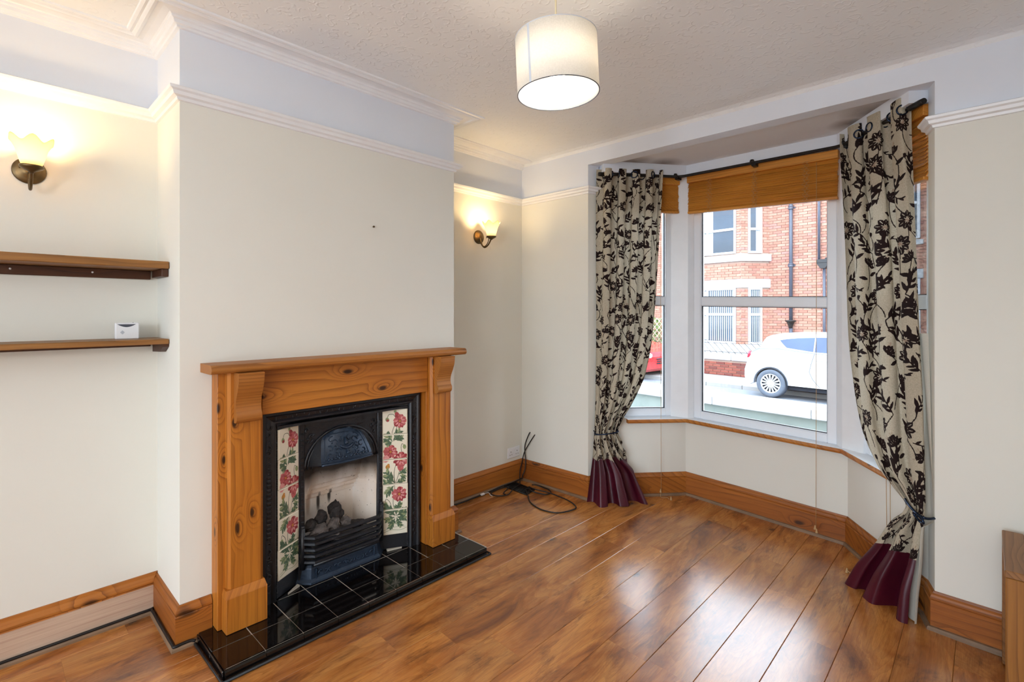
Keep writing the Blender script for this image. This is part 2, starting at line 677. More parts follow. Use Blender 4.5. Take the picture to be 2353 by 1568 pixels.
M = {}
M['cream'] = plaster('cream_wall_paint', (227, 226, 217))
M['white_wall'] = plaster('white_wall_paint', (224, 229, 238))
M['ceiling'] = textured_ceiling()
M['white_gloss'] = plain('white_gloss_paint', (236, 238, 241), rough=0.35, var=0.02)
M['laminate'] = laminate()
M['pine'] = wood('varnished_pine', (194, 122, 42), (170, 98, 28), (98, 46, 10), 'z', knots=1.0, ring=3.0, kscale=6.5, freq=26, seed=.37)
M['pine_y'] = wood('varnished_pine_lengthwise', (198, 128, 50), (176, 104, 34), (98, 48, 12), 'y', knots=1.0, ring=4.0, kscale=5.0, freq=24, seed=.1)
M['pine_shelf'] = wood('mantel_pine', (188, 128, 62), (168, 106, 46), (112, 64, 26), 'y', knots=0.1, ring=3.0, freq=60, kscale=3)
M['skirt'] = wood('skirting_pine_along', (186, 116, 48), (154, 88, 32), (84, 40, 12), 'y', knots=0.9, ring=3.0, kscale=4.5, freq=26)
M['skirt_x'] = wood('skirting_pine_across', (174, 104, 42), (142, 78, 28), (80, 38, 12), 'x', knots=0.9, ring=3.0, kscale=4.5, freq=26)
M['skirt_worn'] = wood('worn_skirting_face', (206, 182, 160), (190, 162, 140), (140, 96, 78), 'y', knots=0.3, ring=4.0, kscale=3.0, stretch=0.07, freq=26)
M['bead'] = plain('grey_brown_beading', (128, 102, 78), rough=.5, var=.18, vscale=9)
M['shelf'] = wood('dark_stained_shelf', (160, 112, 58), (134, 90, 46), (80, 48, 24), 'y', knots=0.5, ring=4.0, kscale=4.0, freq=28)
M['shelf_dark'] = wood('dark_batten', (84, 48, 26), (66, 36, 20), (42, 22, 12), 'y', knots=0.2, ring=3.0)
M['unit'] = wood('brown_cabinet_timber', (156, 110, 68), (134, 92, 52), (94, 60, 32), 'y', knots=0.4, ring=3.0, freq=30)
M['unit_front'] = wood('brown_cabinet_front', (166, 112, 52), (144, 94, 40), (98, 58, 22), 'z', knots=.8, ring=3.0, kscale=9.0, freq=40)
M['iron'] = plain('cast_iron', (20, 22, 28), rough=0.42, metal=0.0, var=0.25, vscale=20, bumpy=0.12, bscale=120, spec=0.6)
M['iron_relief'] = plain('polished_cast_iron', (40, 54, 72), rough=0.34, metal=0.35, var=0.2, vscale=30, bumpy=0.1, bscale=90)
M['black_tile'] = plain('black_glazed_tile', (14, 11, 11), rough=0.06, var=0.25, vscale=6, spec=0.6, bumpy=0.015, bscale=8)
M['grout'] = plain('pale_grout', (182, 174, 160), rough=0.9)
M['cream_tile'] = plain('cream_glazed_tile', (232, 224, 204), rough=0.12, var=0.02)
M['uPVC'] = plain('white_window_plastic', (236, 241, 248), rough=0.28, var=0.01)
M['gasket'] = plain('black_gasket', (24, 24, 26), rough=0.6)
M['pane'] = glass('window_pane')
M['black_metal'] = plain('black_pole_metal', (26, 22, 20), rough=0.4, metal=0.3)
M['bronze'] = plain('antique_bronze', (104, 86, 58), rough=0.36, metal=0.8, var=0.3, vscale=18)
M['cable'] = plain('black_cable', (18, 15, 15), rough=0.5)
M['white_plastic'] = plain('white_plastic', (232, 234, 238), rough=0.35, var=0.01)
M['grey_plastic'] = plain('dark_grey_plastic', (70, 76, 88), rough=0.5)
M['pale_grey'] = plain('pale_grey_print', (186, 192, 202), rough=0.5)
M['blind'] = wood('amber_blind_timber', (218, 150, 62), (198, 128, 48), (138, 82, 28), 'x', knots=0.0, ring=3.0, rough=0.4, freq=50)
M['cord'] = plain('blind_cord', (186, 150, 104), rough=0.8)
M['fabric'] = translucent('beige_curtain_fabric', (196, 184, 160), 0.12, weave=0.12)
M['lining'] = translucent('pale_curtain_lining', (216, 212, 200), 0.3, weave=0.05)
M['flock'] = plain('dark_flock_print', (30, 18, 17), rough=0.95, spec=0.1, var=0.2)
M['flock_brown'] = plain('brown_flock_stamens', (146, 116, 98), rough=0.95, spec=0.1)
M['silk'] = plain('burgundy_silk', (68, 10, 28), rough=.40, var=0.25, vscale=5, spec=0.4)
M['chrome_dark'] = plain('blue_black_metal', (30, 44, 66), rough=0.22, metal=0.7)
M['shade'] = translucent('white_lamp_fabric', (252, 251, 247), 0.5, weave=0.06)
M['seam'] = translucent('lamp_seam_tape', (214, 222, 232), 0.05)
M['frost'] = translucent('frosted_lamp_glass', (255, 240, 208), 0.6)
M['bulb'] = emitter('lit_bulb', (255, 232, 200), 32.0)
M['flex'] = plain('cream_flex', (226, 212, 176), rough=0.6)
# ------------------------------------------------------------------ room shell
ZR, ZC = 2.28, 2.625
CH_X, CH_Y0, CH_Y1 = 0.379, 0.537, 2.01
YF = 3.06
XR, YB = 3.5, -2.6
P0, P1, P2, P3 = (0.69, 3.16), (1.11, 3.73), (2.17, 3.73), (2.60, 3.16)
JL, JR = (0.663, 3.06), (2.63, 3.06)
ZSILL = 0.605
WALLM = [M['cream'], M['white_wall']]

mb = MB()
mb.box(-0.15, 0, YB - .15, YF + .19, -.3, ZR, 0)
mb.box(-0.15, 0, YB - .15, YF + .19, ZR, 2.8, 1)
struct('wall_left', mb, WALLM)

mb = MB()
for (a, b) in ((CH_Y0, 0.92), (1.665, CH_Y1)):
    mb.box(0, CH_X, a, b, -.3, ZR, 0)
mb.box(0, CH_X, 0.92, 1.665, 0.90, ZR, 0)
mb.box(0, CH_X, CH_Y0, CH_Y1, ZR, 2.8, 1)
struct('wall_chimney_breast', mb, WALLM)

mb = MB()
pl = [(0, YF), JL, P0, (0.60, 3.25), (0, 3.25)]
pr = [P3, JR, (XR + .15, YF), (XR + .15, 3.25), (2.70, 3.25)]
for p in (pl, pr):
    mb.prism(p, -.4, ZR, 'z', 0)
    mb.prism(p, ZR, 2.8, 'z', 1)
mb.prism([JL, JR, (2.603, 3.165), (.687, 3.165)], 2.495, 2.8, 'z', 1)
struct('wall_front', mb, WALLM, warp=True)

mb = MB()
mb.sweep([(0, -.4), (-.17, -.4), (-.17, ZSILL), (0, ZSILL)], [P0, P1, P2, P3], 0, side=-1)
struct('wall_bay', mb, [M['cream']], warp=True)
mb = MB()
mb.sweep([(.085, 2.437), (-.17, 2.437), (-.17, 2.8), (.085, 2.8)], [(.693, 3.165), P1, P2, (2.597, 3.165)], 0, side=-1)
struct('wall_bay_head', mb, [M['white_wall']], warp=True)

# back wall with an added glazed opening that brings in extra daylight
mb = MB()
mb.box(-.15, 1.00, YB - .15, YB, -.4, ZR, 0); mb.box(3.35, XR + .15, YB - .15, YB, -.4, ZR, 0)
mb.box(-.15, XR + .15, YB - .15, YB, ZR, 2.8, 1)
struct('wall_back', mb, WALLM)
mb = MB()
mb.box(XR, XR + .15, YB - .15, YF + .19, -.4, ZR, 0); mb.box(XR, XR + .15, YB - .15, YF + .19, ZR, 2.8, 1)
struct('wall_right', mb, WALLM)

mb = MB()
mb.box(-.15, XR + .15, YB - .15, YF + .05, ZC, 2.80, 0)
struct('ceiling', mb, [M['ceiling']])


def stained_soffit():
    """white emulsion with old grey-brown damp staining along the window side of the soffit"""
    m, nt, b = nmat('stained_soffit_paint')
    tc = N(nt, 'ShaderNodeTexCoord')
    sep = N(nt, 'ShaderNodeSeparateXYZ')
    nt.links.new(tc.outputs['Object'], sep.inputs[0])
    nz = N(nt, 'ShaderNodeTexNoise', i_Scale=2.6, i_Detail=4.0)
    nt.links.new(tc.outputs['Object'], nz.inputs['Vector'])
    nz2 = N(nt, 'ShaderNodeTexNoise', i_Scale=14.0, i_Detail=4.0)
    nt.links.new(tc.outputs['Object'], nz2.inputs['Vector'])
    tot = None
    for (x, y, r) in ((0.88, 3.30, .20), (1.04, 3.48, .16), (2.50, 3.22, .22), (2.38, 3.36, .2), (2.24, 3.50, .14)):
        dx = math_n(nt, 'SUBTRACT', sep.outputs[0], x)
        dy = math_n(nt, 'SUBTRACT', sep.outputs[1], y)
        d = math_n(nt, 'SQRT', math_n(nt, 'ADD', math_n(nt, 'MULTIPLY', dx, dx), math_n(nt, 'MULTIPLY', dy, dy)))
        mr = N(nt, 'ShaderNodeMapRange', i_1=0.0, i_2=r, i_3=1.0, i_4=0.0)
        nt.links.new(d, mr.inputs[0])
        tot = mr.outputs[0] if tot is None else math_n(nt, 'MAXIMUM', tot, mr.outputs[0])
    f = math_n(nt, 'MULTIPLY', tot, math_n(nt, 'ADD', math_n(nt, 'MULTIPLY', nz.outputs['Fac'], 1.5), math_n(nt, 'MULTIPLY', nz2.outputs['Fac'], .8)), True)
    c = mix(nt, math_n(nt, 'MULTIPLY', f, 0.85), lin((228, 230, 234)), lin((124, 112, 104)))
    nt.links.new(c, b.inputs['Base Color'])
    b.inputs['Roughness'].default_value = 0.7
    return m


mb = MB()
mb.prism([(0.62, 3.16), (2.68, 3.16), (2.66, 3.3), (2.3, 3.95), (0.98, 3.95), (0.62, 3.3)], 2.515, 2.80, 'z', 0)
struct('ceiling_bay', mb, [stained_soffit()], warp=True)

# ---- floor: a slab with laminate planks laid along the room
FZ = 0.02
mb = MB()
mb.box(-.1, XR + .1, YB - .1, YF + .1, -.40, -.16)
mb.box(.55, 2.75, YF, 3.9, -.40, -.16)
floor = struct('floor', mb, [M['grout']])
PW = 0.1845
k0 = math.ceil((0 - 1.969) / PW)


def bay_y(x):
    if x <= P0[0] or x >= P3[0]:
        return YF + .03
    if x < P1[0]:
        return lerp(P0[1], P1[1], (x - P0[0]) / (P1[0] - P0[0])) + .02
    if x > P2[0]:
        return lerp(P2[1], P3[1], (x - P2[0]) / (P3[0] - P2[0])) + .02
    return P1[1] + .03


JOINTS = {-6: 1.155, -3: 2.134, -2: 1.86, -1: 3.135, 0: 2.82, 1: 2.527, 2: 1.95, 3: 2.35, -4: 1.5, -5: 2.62, -7: .62, -8: 2.05}
k = k0 - 1
while 1.969 + PW * k < XR:
    x0, x1 = 1.969 + PW * k, 1.969 + PW * (k + 1)
    xa, xb = max(x0, 0.0), min(x1, XR)
    ymax = max(bay_y(xa), bay_y(xb))
    if xb - xa > .01:
        j = JOINTS.get(k, rnd.uniform(0, 1.26))
        y = j - 1.26 * math.ceil((j - YB) / 1.26)
        while y < ymax:
            ya, yb = max(y, YB), min(y + 1.26, ymax)
            if yb - ya > .02:
                p = MB()
                p.prism([(xa + .0005, FZ - .012), (xb - .0005, FZ - .012), (xb - .0005, FZ - .0015), (xb - .0022, FZ), (xa + .0022, FZ), (xa + .0005, FZ - .0015)], ya + .00015, yb - .00015, 'y')
                p.build('plank', M['laminate'], floor, warp=True)
            y += 1.26
    k += 1
mb = MB()
for i in range(12):     # underlay that closes the joints between planks
    xa, xb = XR * i / 12, XR * (i + 1) / 12
    mb.box(xa, xb, YB, YF + .02, -.2, FZ - .006)
for i in range(8):
    xa, xb = lerp(.66, 2.63, i / 8), lerp(.66, 2.63, (i + 1) / 8)
    mb.box(xa, xb, YF, max(bay_y(xa), bay_y(xb)), -.2, FZ - .006)
u = mb.build('underlay', M['gasket'], floor, warp=True)

# ---- picture rail, cornice, skirting
RAIL = [(0, 2.28), (.010, 2.282), (.013, 2.293), (.027, 2.298), (.031, 2.311), (.041, 2.317), (.044, 2.327), (.032, 2.333), (0, 2.336)]
CORN = [(0, 2.578), (.012, 2.580), (.015, 2.588), (.024, 2.591), (.028, 2.603), (.036, 2.607), (.038, 2.614), (.044, 2.6180), (.070, 2.6200), (.088, 2.6185), (.094, 2.612),
        (.104, 2.609), (.112, 2.613), (.116, 2.6185), (.126, 2.614), (.136, 2.617), (.139, 2.627), (0, 2.627)]
SKIRT = [(0, -.03), (.020, -.03), (.020, .148), (.016, .152), (.0205, .158), (.0205, .166), (.016, .175), (.009, .182), (.007, .190), (0, .190)]
SFACE = [(0, -.03), (.020, -.03), (.020, .148), (0, .148)]
STOP = [(0, .148), (.0195, .148), (.016, .152), (.0205, .158), (.0205, .166), (.016, .178), (.009, .186), (.007, .200), (0, .200)]
BEAD = [(.0195, FZ - .004), (.037, FZ - .004), (.036, .029), (.031, .036), (.0195, .038)]
LEFT = [(0, YB), (0, CH_Y0), (CH_X, CH_Y0), (CH_X, CH_Y1), (0, CH_Y1), (0, YF), JL, P0]


def runs(prof, path, first, last, namer, mats, warp=False, matfn=None):
    for i in range(first, last):
        a, b = Vector(path[i]), Vector(path[i + 1])
        st = (a - Vector(path[i - 1])) if i > 0 else None
        en = (Vector(path[i + 2]) - b) if i + 2 < len(path) else None
        mb = MB()
        mb.sweep(prof, [a, b], 0, start=st, end=en, side=-1)
        m = mats if matfn is None else matfn(b - a)
        struct(namer(i), mb, m, warp=warp)


tn = [0]


def trim_name(i):
    tn[0] += 1
    return 'trim_%d' % tn[0]


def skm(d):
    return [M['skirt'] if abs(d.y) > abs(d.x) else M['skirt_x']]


runs(RAIL, LEFT, 0, 7, trim_name, [M['white_gloss']])
RIGHT = [P3, JR, (XR, YF), (XR, YB)]
runs(RAIL, RIGHT, 0, 3, trim_name, [M['white_gloss']], warp=True)
runs(CORN, LEFT[:6], 0, 5, trim_name, [M['white_gloss']])
COVE = [(0, 2.600), (.006, 2.606), (.018, 2.617), (.045, 2.6235), (.06, 2.627), (0, 2.627)]
runs(COVE, [(0, YF), (XR, YF)], 0, 1, trim_name, [M['ceiling']])

# skirting boards, one object for each stretch of wall
SIDES = ['baseboard_left', 'baseboard_breast_side', 'baseboard_breast', 'baseboard_far_breast_side', 'baseboard_far_left', 'baseboard_front', 'baseboard_reveal']
for i in (0, 1, 4, 5):
    a, b = Vector(LEFT[i]), Vector(LEFT[i + 1])
    st = (a - Vector(LEFT[i - 1])) if i > 0 else None
    en = (Vector(LEFT[i + 2]) - b) if i + 2 < len(LEFT) else None
    if i == 0:
        bb = MB().sweep(STOP, [a, b], 0, start=st, end=en, side=-1)
        o = struct('baseboard_left', bb, [M['skirt']])
        MB().sweep(SFACE, [a, b], 0, start=st, end=en, side=-1).build('worn_face', M['skirt_worn'], o)
    else:
        mb = MB()
        mb.sweep(SKIRT, [a, b], 0, start=st, end=en, side=-1)
        struct(SIDES[i], mb, skm(b - a), warp=True)
    mb = MB()
    mb.sweep(BEAD, [a, b], 0, start=st, end=en, side=-1)
    struct(trim_name(i), mb, [M['bead']], warp=True)
mb = MB().sweep(SKIRT, [(CH_X, CH_Y0), (CH_X, .652)], 0, start=(1, 0), side=-1)
struct('baseboard_breast', mb, [M['skirt']])
mb = MB().sweep(BEAD, [(CH_X, CH_Y0), (CH_X, .598)], 0, start=(1, 0), side=-1)
struct(trim_name(0), mb, [M['bead']])
mb = MB().sweep(SKIRT, [(CH_X, 1.925), (CH_X, CH_Y1), (0.0, CH_Y1)], 0, end=(0, 1), side=-1)
struct('baseboard_breast_end', mb, [M['skirt']])
mb = MB().sweep(BEAD, [(CH_X, 1.958), (CH_X, CH_Y1), (0.02, CH_Y1)], 0, side=-1)
struct(trim_name(0), mb, [M['bead']])
BAYP = [(0, YF), JL, P0, P1, P2, P3, JR, (XR, YF), (XR, YB)]
BN = ['', 'baseboard_reveal_near', 'baseboard_bay_side', 'baseboard_bay', 'baseboard_bay_far_side', 'baseboard_reveal_far', 'baseboard_front_pier', 'baseboard_right']
for i in range(1, 8):
    a, b = Vector(BAYP[i]), Vector(BAYP[i + 1])
    st = a - Vector(BAYP[i - 1])
    en = (Vector(BAYP[i + 2]) - b) if i + 2 < len(BAYP) else None
    struct(BN[i], MB().sweep(SKIRT, [a, b], 0, start=st, end=en, side=-1), skm(b - a), warp=True)
    struct(trim_name(i), MB().sweep(BEAD, [a, b], 0, start=st, end=en, side=-1), [M['bead']], warp=True)

# ---- window board: window glare on the wood painted in as a white top, wooden nosing
NOSE = [(.050, ZSILL), (.058, ZSILL - .004), (.061, ZSILL - .014), (.058, ZSILL - .024), (.050, ZSILL - .028), (.02, ZSILL - .028), (.02, ZSILL)]
SB = [(.050, ZSILL - .0005), (.050, ZSILL + .002), (-.10, ZSILL + .002), (-.10, ZSILL - .0005)]
ps = [(.815, 3.330), P1, P2, (2.545, 3.233)]
s1 = struct('trim_window_board', MB().sweep(SB, ps, 0, side=-1), [M['white_gloss']], warp=True)
s2 = MB().sweep(NOSE, ps, 0, side=-1).build('nosing', M['pine_y'], s1, warp=True)

# ---- windows
WZ0, WZ1 = 0.607, 2.445


def window_unit(n, A, B, ztr, fw_=.058, depth=.065):
    A, B = Vector(A), Vector(B)
    d = (B - A).normalized()
    nrm = Vector((-d.y, d.x))
    L = (B - A).length

    def T(p):
        q = A + d * p[0] + nrm * p[1]
        return (q.x, q.y, p[2])
    mb = MB()

    def bar(x0, x1, z0, z1, y0=0.0, y1=depth, bev=.006):
        mb.box(x0, x1, y0, y1, z0, z1, 0, bev=bev, T=T)
    f = fw_
    bar(0, f, WZ0, WZ1); bar(L - f, L, WZ0, WZ1)
    bar(f - .004, L - f + .004, WZ0, WZ0 + f); bar(f - .004, L - f + .004, WZ1 - f, WZ1)
    fr = mb.build('window_%d' % n, M['uPVC'], None, warp=True)
    fr['kind'] = 'structure'
    mb = MB()
    mb.box(f - .003, L - f + .003, .004, depth - .004, ztr - .035, ztr + .035, 0, bev=.008, T=T)
    mb.build('transom', M['uPVC'], fr, warp=True)
    for (za, zb) in ((WZ0 + f, ztr - .035), (ztr + .035, WZ1 - f)):
        g = MB()
        e = .004
        for (x0, x1, z0, z1) in ((f, f + e, za, zb), (L - f - e, L - f, za, zb), (f, L - f, za, za + e), (f, L - f, zb - e, zb)):
            g.box(x0, x1, .018, .036, z0, z1, 0, T=T)
        g.build('gasket', M['gasket'], fr, warp=True)
        g = MB()
        g.box(f - .002, L - f + .002, .026, .030, za - .002, zb + .002, 0, T=T)
        g.build('pane', M['pane'], fr, warp=True)
    return fr


window_unit(1, (.672, 3.211), (1.022, 3.686), 1.497)
window_unit(2, (1.159, 3.76), (2.108, 3.76), 1.497)
window_unit(3, (2.268, 3.686), (2.618, 3.211), 1.497)
for pol in ([(1.018, 3.668), (1.137, 3.709), (1.163, 3.758), (1.160, 3.86), (1.0, 3.86), (.985, 3.70)],
            [(2.262, 3.668), (2.143, 3.709), (2.106, 3.758), (2.110, 3.86), (2.28, 3.86), (2.295, 3.70)]):
    struct(trim_name(0), MB().prism(pol, ZSILL, 2.445, 'z'), [M['white_gloss']], warp=True)
# outside sill in stone below the glass
struct(trim_name(0), MB().sweep([(-.10, .57), (-.26, .55), (-.26, .50), (-.10, .50)], [P0, P1, P2, P3], 0, side=-1), [M['white_gloss']], warp=True)

# added glazed door, unseen behind the camera, to brighten the room
mb = MB()
for (x0, x1, z0, z1) in ((1.0, 1.07, 0, ZR), (3.28, 3.35, 0, ZR), (1.07, 3.28, ZR - .07, ZR), (1.07, 3.28, 0, .09), (2.14, 2.21, .09, ZR - .07)):
    mb.box(x0, x1, YB - .10, YB - .03, z0, z1, 0, bev=.004)
dr = struct('added_light_door', mb, [M['uPVC']])
for (x0, x1) in ((1.07, 2.14), (2.21, 3.28)):
    MB().box(x0, x1, YB - .067, YB - .063, .09, ZR - .07).build('pane', M['pane'], dr)

R90 = math.radians(90)
area_portal('portal_front', (1.635, 3.88, 1.5), (-R90, 0, 0), 1.0, 1.85)
area_portal('portal_near_side', (.80, 3.50, 1.5), (-R90, 0, math.radians(53.6)), .62, 1.85)
area_portal('portal_far_side', (2.49, 3.50, 1.5), (-R90, 0, math.radians(-53.6)), .62, 1.85)
area_portal('portal_added_door', (2.175, YB - .16, 1.14), (R90, 0, 0), 2.35, 2.28)
# ------------------------------------------------------------------ hearth
YC = 1.288
HZ = 0.057
hearth = thing('hearth', 'black glazed tiled hearth with pale joints in front of the fireplace', 'hearth', (0.56, YC, 0.0))
mb = MB()
mb.box(.405, .722, .606, 1.966, -.02, HZ - .0015)
mb.box(.20, .41, .93, 1.65, -.02, HZ - .0015)
mb.build('grout_bed', M['grout'], hearth)
ys = [.598, .750, .902, 1.055, 1.207, 1.357, 1.507, 1.658, 1.809, 1.958]
for a, b in zip(ys, ys[1:]):
    g = .0013
    # front row with a rounded nose and an upstand below it
    mb = MB()
    prof = [(.577 + g, HZ - .006), (.577 + g, HZ), (.716, HZ), (.726, HZ - .003), (.731, HZ - .010), (.732, HZ - .02), (.732, .004), (.722, .004), (.722, HZ - .006)]
    mb.prism(prof, a + g, b - g, 'y')
    mb.build('tile', M['black_tile'], hearth)
    mb = MB(); mb.box(.403, .577 - g, a + g, b - g, HZ - .008, HZ, bev=.002)
    mb.build('tile', M['black_tile'], hearth)
    if a > .89 and b < 1.67:
        mb = MB(); mb.box(.23, .403 - 2 * g, max(a, .922) + g, min(b, 1.663) - g, HZ - .008, HZ, bev=.002)
        mb.build('tile', M['black_tile'], hearth)
for sgn, ye in ((-1, .598), (1, 1.958)):
    for (xa, xb) in ((.403, .577), (.577, .728)):
        mb = MB()
        y0, y1 = (ye - .006, ye + .0) if sgn < 0 else (ye, ye + .006)
        mb.box(xa + .001, xb - .001, y0, y1, .004, HZ - .003, bev=.002)
        mb.build('edge_tile', M['black_tile'], hearth)
mb = MB()
mb.tube([(.40, .583, FZ + .004), (.745, .585, FZ + .004), (.748, 1.972, FZ + .004), (.42, 1.976, FZ + .004)], .006, 6)
mb.build('sealant', M['gasket'], hearth)

# ------------------------------------------------------------------ pine fire surround
sur = thing('fire_surround', 'varnished knotty pine fire surround with mantel shelf and scroll corbels', 'fireplace', (0.45, YC, HZ))


def curve_prof(pts, n=6):
    return [tuple(p) for p in spline([(a, b, 0) for a, b in pts], n)]


mb = MB()
shelf = [(CH_X, 1.148), (.512, 1.148), (.522, 1.150), (.529, 1.156), (.532, 1.166), (.530, 1.176), (.524, 1.183), (.515, 1.186), (CH_X, 1.186)]
mb.prism(shelf, .612, 1.982, 'y')
mb.build('mantel_shelf', M['pine_shelf'], sur)
mb = MB()
mb.box(CH_X + .001, .462, .833, 1.743, .945, 1.148, bev=.002)
mb.build('frieze_board', M['pine_y'], sur)
for (ya, yb, pa, pb, qa, qb) in ((.655, .838, .684, .828, .671, .836), (1.738, 1.921, 1.748, 1.892, 1.742, 1.907)):
    mb = MB(); mb.box(CH_X + .001, .456, ya, yb, HZ + .001, 1.147, bev=.002)
    mb.build('side_board', M['pine'], sur)
    mb = MB()
    pil = [(pa, .456), (pa + .002, .474), (pa + .012, .490), (pb - .012, .490), (pb - .002, .474), (pb, .456)]
    mb.prism([(x, y) for (y, x) in pil], .20, 1.146, 'z')
    mb.build('pilaster', M['pine'], sur)
    mb = MB()
    mb.box(.457, .515, qa, qb, HZ + .001, .206, bev=.0025)
    b0 = len(mb.v)
    mb.add([(.457, qa, .206), (.515, qa, .206), (.515, qb, .206), (.457, qb, .206), (.457, qa + .006, .232), (.494, qa + .006, .232), (.494, qb - .006, .232), (.457, qb - .006, .232)],
           [(0, 3, 2, 1), (4, 5, 6, 7), (0, 1, 5, 4), (1, 2, 6, 5), (2, 3, 7, 6), (3, 0, 4, 7)])
    mb.build('plinth_block', M['pine'], sur)
    c = .5 * (pa + pb) + .003
    prof = curve_prof([(.488, 1.147), (.548, 1.147), (.5505, 1.138), (.547, 1.105), (.534, 1.070), (.517, 1.035), (.511, 1.005), (.516, .982), (.524, .968), (.524, .950), (.514, .937), (.500, .933), (.488, .936)], 4)
    mb = MB(); mb.prism(prof, c - .051, c + .051, 'y', sm=False)
    mb.build('corbel', M['pine_shelf'], sur)

# ------------------------------------------------------------------ cast-iron insert
ins = thing('fireplace_insert', 'black cast-iron fireplace insert with poppy tiles either side of the grate', 'fireplace', (0.40, YC, HZ))
FY0, FY1, FZT = .842, 1.734, .944
mb = MB()
# moulded frame: profile across the frame (distance inwards, x)
fp = [(0, .381), (0, .404), (.010, .416), (.022, .417), (.030, .410), (.050, .405), (.060, .411), (.068, .411), (.074, .404), (.078, .392), (.078, .381)]
path = [(FY0, HZ), (FY0, FZT), (FY1, FZT), (FY1, HZ)]
off = [(1, 0), (1, -1), (-1, -1), (-1, 0)]
V, F = [], []
for (y, z), (oy, oz) in zip(path, off):
    for (d, x) in fp:
        V.append((x, y + oy * d, z + oz * d * .85))
n = len(fp)
for i in range(3):
    for k in range(n):
        k2 = (k + 1) % n
        F.append((i * n + k, i * n + k2, (i + 1) * n + k2, (i + 1) * n + k))
F += [tuple(range(n)), tuple(range(3 * n, 4 * n))]
mb.add(V, F)
mb.build('frame', M['iron'], ins)
# scrolling relief and beads on the frame: tiny, uncountable
mb = MB()


def curl(cy, cz, r, turn, x=.409, flip=1):
    pts = []
    for k in range(15):
        t = k / 14
        a = turn + flip * t * 4.2
        rr = r * (1 - .75 * t)
        pts.append((x, cy + rr * math.cos(a), cz + rr * math.sin(a)))
    mb.tube(pts, [.0042 * (1 - .5 * k / 14) for k in range(15)], 5)


yy = .93
while yy < 1.66:
    fl = 1 if int((yy - .93) / .045) % 2 else -1
    curl(yy, FZT - .036, .019, rnd.uniform(-.5, .5) + (0 if fl > 0 else PI), .407, fl)
    yy += .045
for yb in (FY0 + .040, FY1 - .040):
    zz = .12
    while zz < .88:
        if zz > .66 or zz < .36:
            curl(yb, zz, .014, rnd.uniform(0, 6), .408, rnd.choice((-1, 1)))
        else:
            mb.box(.405, .412, yb - .011, yb + .011, zz - .007, zz + .007, bev=.003)
        zz += .030 if (zz > .66 or zz < .36) else .020
for yb in (FY0 + .0815, FY1 - .0815):
    zz = .075
    while zz < .87:
        mb.lathe([(.0, .006), (.0035, .004), (.0045, 0)], 6, (.392, yb, zz), 'x')
        zz += .011
o = mb.build('frame_relief', M['iron'], ins); o['kind'] = 'stuff'

# splayed cheeks carrying the tiles
PO0, PI0 = (.398, .924), (.330, 1.050)       # left cheek outer / inner in plan (x, y)
PO1, PI1 = (.398, 1.652), (.330, 1.526)
TZ0, TZ1 = .143, .852
for (po, pi_) in ((PO0, PI0), (PO1, PI1)):
    mb = MB()
    d = Vector(pi_) - Vector(po)
    nr = Vector((-d.y, d.x)).normalized()
    if nr.x < 0:
        nr = -nr
    a, b = Vector(po) - nr * .004, Vector(pi_) - nr * .004
    bk = [a, b, b - nr * .02, a - nr * .02]
    mb.prism([(p.x, p.y) for p in bk], HZ + .004, .92, 'z')
    mb.build('cheek', M['iron'], ins)
mb = MB()
mb.prism([PO0, PI0, (.330, YC), (.330, PI1[1]), PO1, (.398, YC)], TZ1 + .004, TZ1 + .016, 'z')
mb.build('soffit', M['iron'], ins)
# back plate around the arched hood
mb = MB()
mb.box(.312, .330, PI0[1] - .004, PI1[1] + .004, .612, .90)
for (ya, yb) in ((1.050, 1.082), (1.494, 1.526)):
    mb.box(.312, .338, ya, yb, HZ, .86, bev=.004)
    mb.box(.338, .342, ya + .008, yb - .008, .30, .80, bev=.001)
mb.build('back_plate', M['iron'], ins)
mb = MB()
for ya in (1.066, 1.510):
    zz = .30
    while zz < .80:
        mb.box(.338, .347, ya - .007, ya + .007, zz, zz + .006, bev=.002)
        zz += .029
mb.build('stile_studs', M['iron'], ins)['kind'] = 'stuff'
# arch moulding behind the hood and leaf spandrels
mb = MB()
for rr, tk in ((.205, .007), (.190, .005), (.17, .004)):
    pts = []
    for k in range(25):
        a = PI * k / 24
        pts.append((.333, YC + rr * math.cos(a), .612 + .19 * (rr / .205) * math.sin(a)))
    mb.tube(pts, tk, 6)
for sgn in (-1, 1):
    for k in range(5):
        curl(YC + sgn * (.185 + rnd.uniform(-.02, .015)), .76 + rnd.uniform(-.02, .05), .014, rnd.uniform(0, 6), .333, sgn)
mb.build('arch_moulding', M['iron'], ins)['kind'] = 'stuff'

# projecting hood: curved front plate, cheeks and rolled lip
HW0, HW1 = .142, .104          # half width at the lip / at the top
HY = YC - .010


def hood(u, v, off_=0.0):
    """u across -1..1, v up 0..1"""
    w = lerp(HW0, HW1, v ** 1.6)
    if v > .75:
        w -= .030 * ((v - .75) / .25) ** 2
    z = lerp(.637, .792, v)
    x = .418 - .075 * v ** 1.3 - .016 * u * u + off_
    z += -.010 * u * u * v
    return (x, HY + u * w, z)


